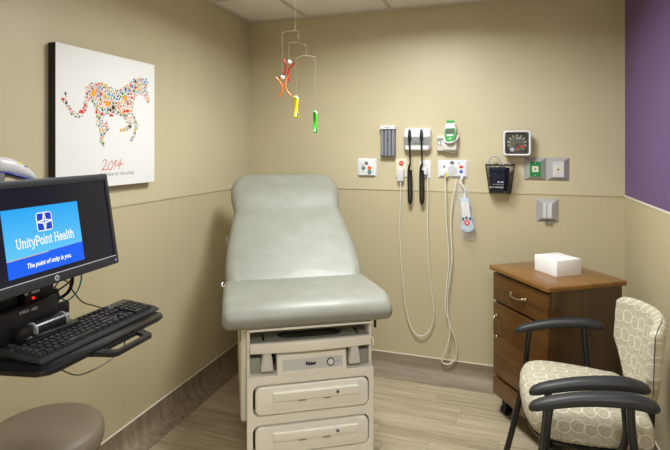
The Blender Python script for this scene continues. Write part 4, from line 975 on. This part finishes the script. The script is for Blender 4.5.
# ------------------------------------------------------------------ armchairs
ch = thing('armchair', 'patterned armchair with black arms directly in front of the cabinet', 'chair', (.297, 2.188, 0), 3, 'patterned armchairs along the right wall')
def cpr(pts, k=5): return [(p.x, p.y) for p in crom([(x, y, 0) for x, y in pts], k, True)]
SO = cpr([(-.215, 0), (-.208, .13), (-.175, .215), (-.10, .243), (.05, .235), (.16, .215), (.215, .19), (.225, 0), (.215, -.19), (.16, -.215), (.05, -.235), (-.10, -.243), (-.175, -.215), (-.208, -.13)])
def seatpt(u, v):
    n = len(SO); a = u*n; i = int(a) % n; f = a-int(a); x = SO[i][0]*(1-f)+SO[(i+1) % n][0]*f; y = SO[i][1]*(1-f)+SO[(i+1) % n][1]*f
    return x, y
b = B(); bm = bmesh.new(); rings = []
for sc_, z in ((.90, .435), (.965, .438), (.995, .455), (1.0, .475), (.990, .510), (.95, .532), (.86, .545), (.6, .552), (.3, .554)):
    rings.append([bm.verts.new((x*sc_, y*(1-(1-sc_)*.9), z-.022*(x+.1))) for x, y in SO])
for A_, B_ in zip(rings, rings[1:]):
    for i in range(len(SO)): j = (i+1) % len(SO); bm.faces.new((A_[i], A_[j], B_[j], B_[i]))
bm.faces.new(rings[0]); bm.faces.new(rings[-1]); b._add(bm); b.done('seat', 'fabric', ch, 60, uv='box')
b = B(); bm = bmesh.new(); rings = []
for sc_, z in ((.6, .402), (.85, .405), (.95, .42), (.975, .434)):
    rings.append([bm.verts.new((x*sc_, y*sc_, z-.022*(x+.1)-.001)) for x, y in SO])
for A_, B_ in zip(rings, rings[1:]):
    for i in range(len(SO)): j = (i+1) % len(SO); bm.faces.new((A_[i], A_[j], B_[j], B_[i]))
bm.faces.new(rings[0]); bm.faces.new(rings[-1]); b._add(bm); b.done('seat_shell', 'black', ch, 60)
def bwid(t):                                          # half width of the back by height 0..1
    return .10+.125*min(1, (t/.42))**.8 if t < .42 else .225-.004*((t-.42)/.58)
ZB0, ZB1 = .545, .876
def bsurf(u, v, off):
    y01 = 2*u-1; t = v
    top = 1-.05*abs(y01)**3-.06*(max(0, abs(y01)-.82)/.18)**2
    z = ZB0+(ZB1-ZB0)*t*top
    y = y01*bwid(t*top)
    x = .218+.06*t - .082*(abs(y)/.225)**1.9*(.35+.65*t)
    nx, ny = 1.0, 1.9*.082*(abs(y)/.225)**.9/.225*(.35+.65*t)*(1 if y > 0 else -1)
    L = sqrt(nx*nx+ny*ny); return Vector((x+off*nx/L, y+off*ny/L, z))
def rim(u, v): 
    e = min(u, 1-u)*.46; e2 = min(v, 1-v)*.40; return min(1, min(e, e2)/.022)
def fr(u, v):
    k = rim(u, v); q = .018*sqrt(max(0, 1-(1-k)**2)); return bsurf(u, v, -q-.002), bsurf(u, v, .004)
def rr(u, v):
    k = rim(u, v); q = .016*sqrt(max(0, 1-(1-k)**2)); return bsurf(.012+u*.976, .01+v*.98, .0065), bsurf(.012+u*.976, .01+v*.98, .009+q)
b = B(); b.grid(fr, 40, 28, 0); b.done('backrest', 'fabric', ch, 70, uv='back')
b = B(); b.grid(rr, 36, 24, 0); b.done('back_shell', 'fabric', ch, 70, uv='back')
for s in (-1, 1):
    b = B(); b.sweep([(.02, s*.085, .398), (.17, s*.085, .392), (.20, s*.085, .40), (.226, s*.085, .44), (.232, s*.085, .52), (.246, s*.085, .66)], [(.017, .006)]*2, (0, 1, 0), 10, power=.6)
    b.done('back_bracket', 'blackm', ch)
AY = .300
def leg(name, pts, rs=(.0125, .0125)): 
    return B().sweep(pts, [rs, rs, (.014, .014)] if name == 'front_leg' else rs, None, 12, k=6).done(name, 'blackm', ch)
for s in (-1, 1):
    b = B(); b.sweep([(-.212, s*AY, .628), (-.195, s*(AY+.001), .642), (-.15, s*(AY+.002), .660), (-.07, s*(AY+.003), .682), (.01, s*(AY+.003), .696), (.09, s*(AY+.002), .702), (.143, s*AY, .694), (.163, s*AY, .685)],
        [(.008, .006), (.023, .015), (.027, .0185), (.028, .020), (.030, .021), (.031, .022), (.028, .019), (.010, .008)], (0, 0, 1), 18, k=6, power=.85); b.done('armrest', 'arm', ch, 70)
    l = leg('front_leg', [(-.150, s*AY, .650), (-.158, s*(AY+.006), .58), (-.165, s*(AY+.006), .50), (-.185, s*(AY+.004), .36), (-.225, s*(AY+.002), .17), (-.262, s*AY, .02)])
    q = B(); q.cyl((-.258, s*AY, .035), (-.266, s*AY, 0), .0175, .019, bev=.003); q.done('foot_cap', 'black', l)
    leg('arm_post', [(.085, s*AY, .686), (.088, s*(AY+.004), .62), (.095, s*(AY-.004), .53), (.085, s*(AY-.045), .44), (.05, s*(AY-.09), .40)])
    l = leg('rear_leg', [(.06, s*.205, .402), (.14, s*.23, .388), (.20, s*.25, .33), (.255, s*.27, .16), (.295, s*.278, .02)])
    q = B(); q.cyl((.291, s*.278, .035), (.299, s*.278, 0), .0175, .019, bev=.003); q.done('foot_cap', 'black', l)
    leg('side_rail', [(-.168, s*(AY+.004), .45), (-.16, s*(AY-.03), .418), (-.12, s*(AY-.10), .402), (-.02, s*(AY-.13), .398), (.07, s*(AY-.09), .400)])
c2 = copy_tree(ch); c2.location = (.312, 1.468, 0); c2.rotation_euler = (0, 0, radians(1))
tag(c2, 'patterned armchair nearest the viewer, mostly cut off at lower right', 'chair')

# ------------------------------------------------------------------ camera, world, view
cd_ = bpy.data.cameras.new('camera'); cd_.sensor_fit = 'HORIZONTAL'; cd_.sensor_width = 36; cd_.lens = 36*491/670
cd_.shift_y = -(225-147)/670; cd_.clip_start = .02
cam = bpy.data.objects.new('camera', cd_); C.objects.link(cam)
cam.location = (0, 0, 1.506); cam.rotation_euler = (radians(90), 0, radians(18.57))
sc_ = bpy.context.scene; sc_.camera = cam
wd = bpy.data.worlds.new('world'); sc_.world = wd; wd.use_nodes = True
wd.node_tree.nodes['Background'].inputs[0].default_value = (.9, .93, 1, 1); wd.node_tree.nodes['Background'].inputs[1].default_value = .3
vs = sc_.view_settings; vs.view_transform = 'Standard'; vs.look = 'None'; vs.gamma = 1; vs.use_curve_mapping = False; vs.exposure = 0
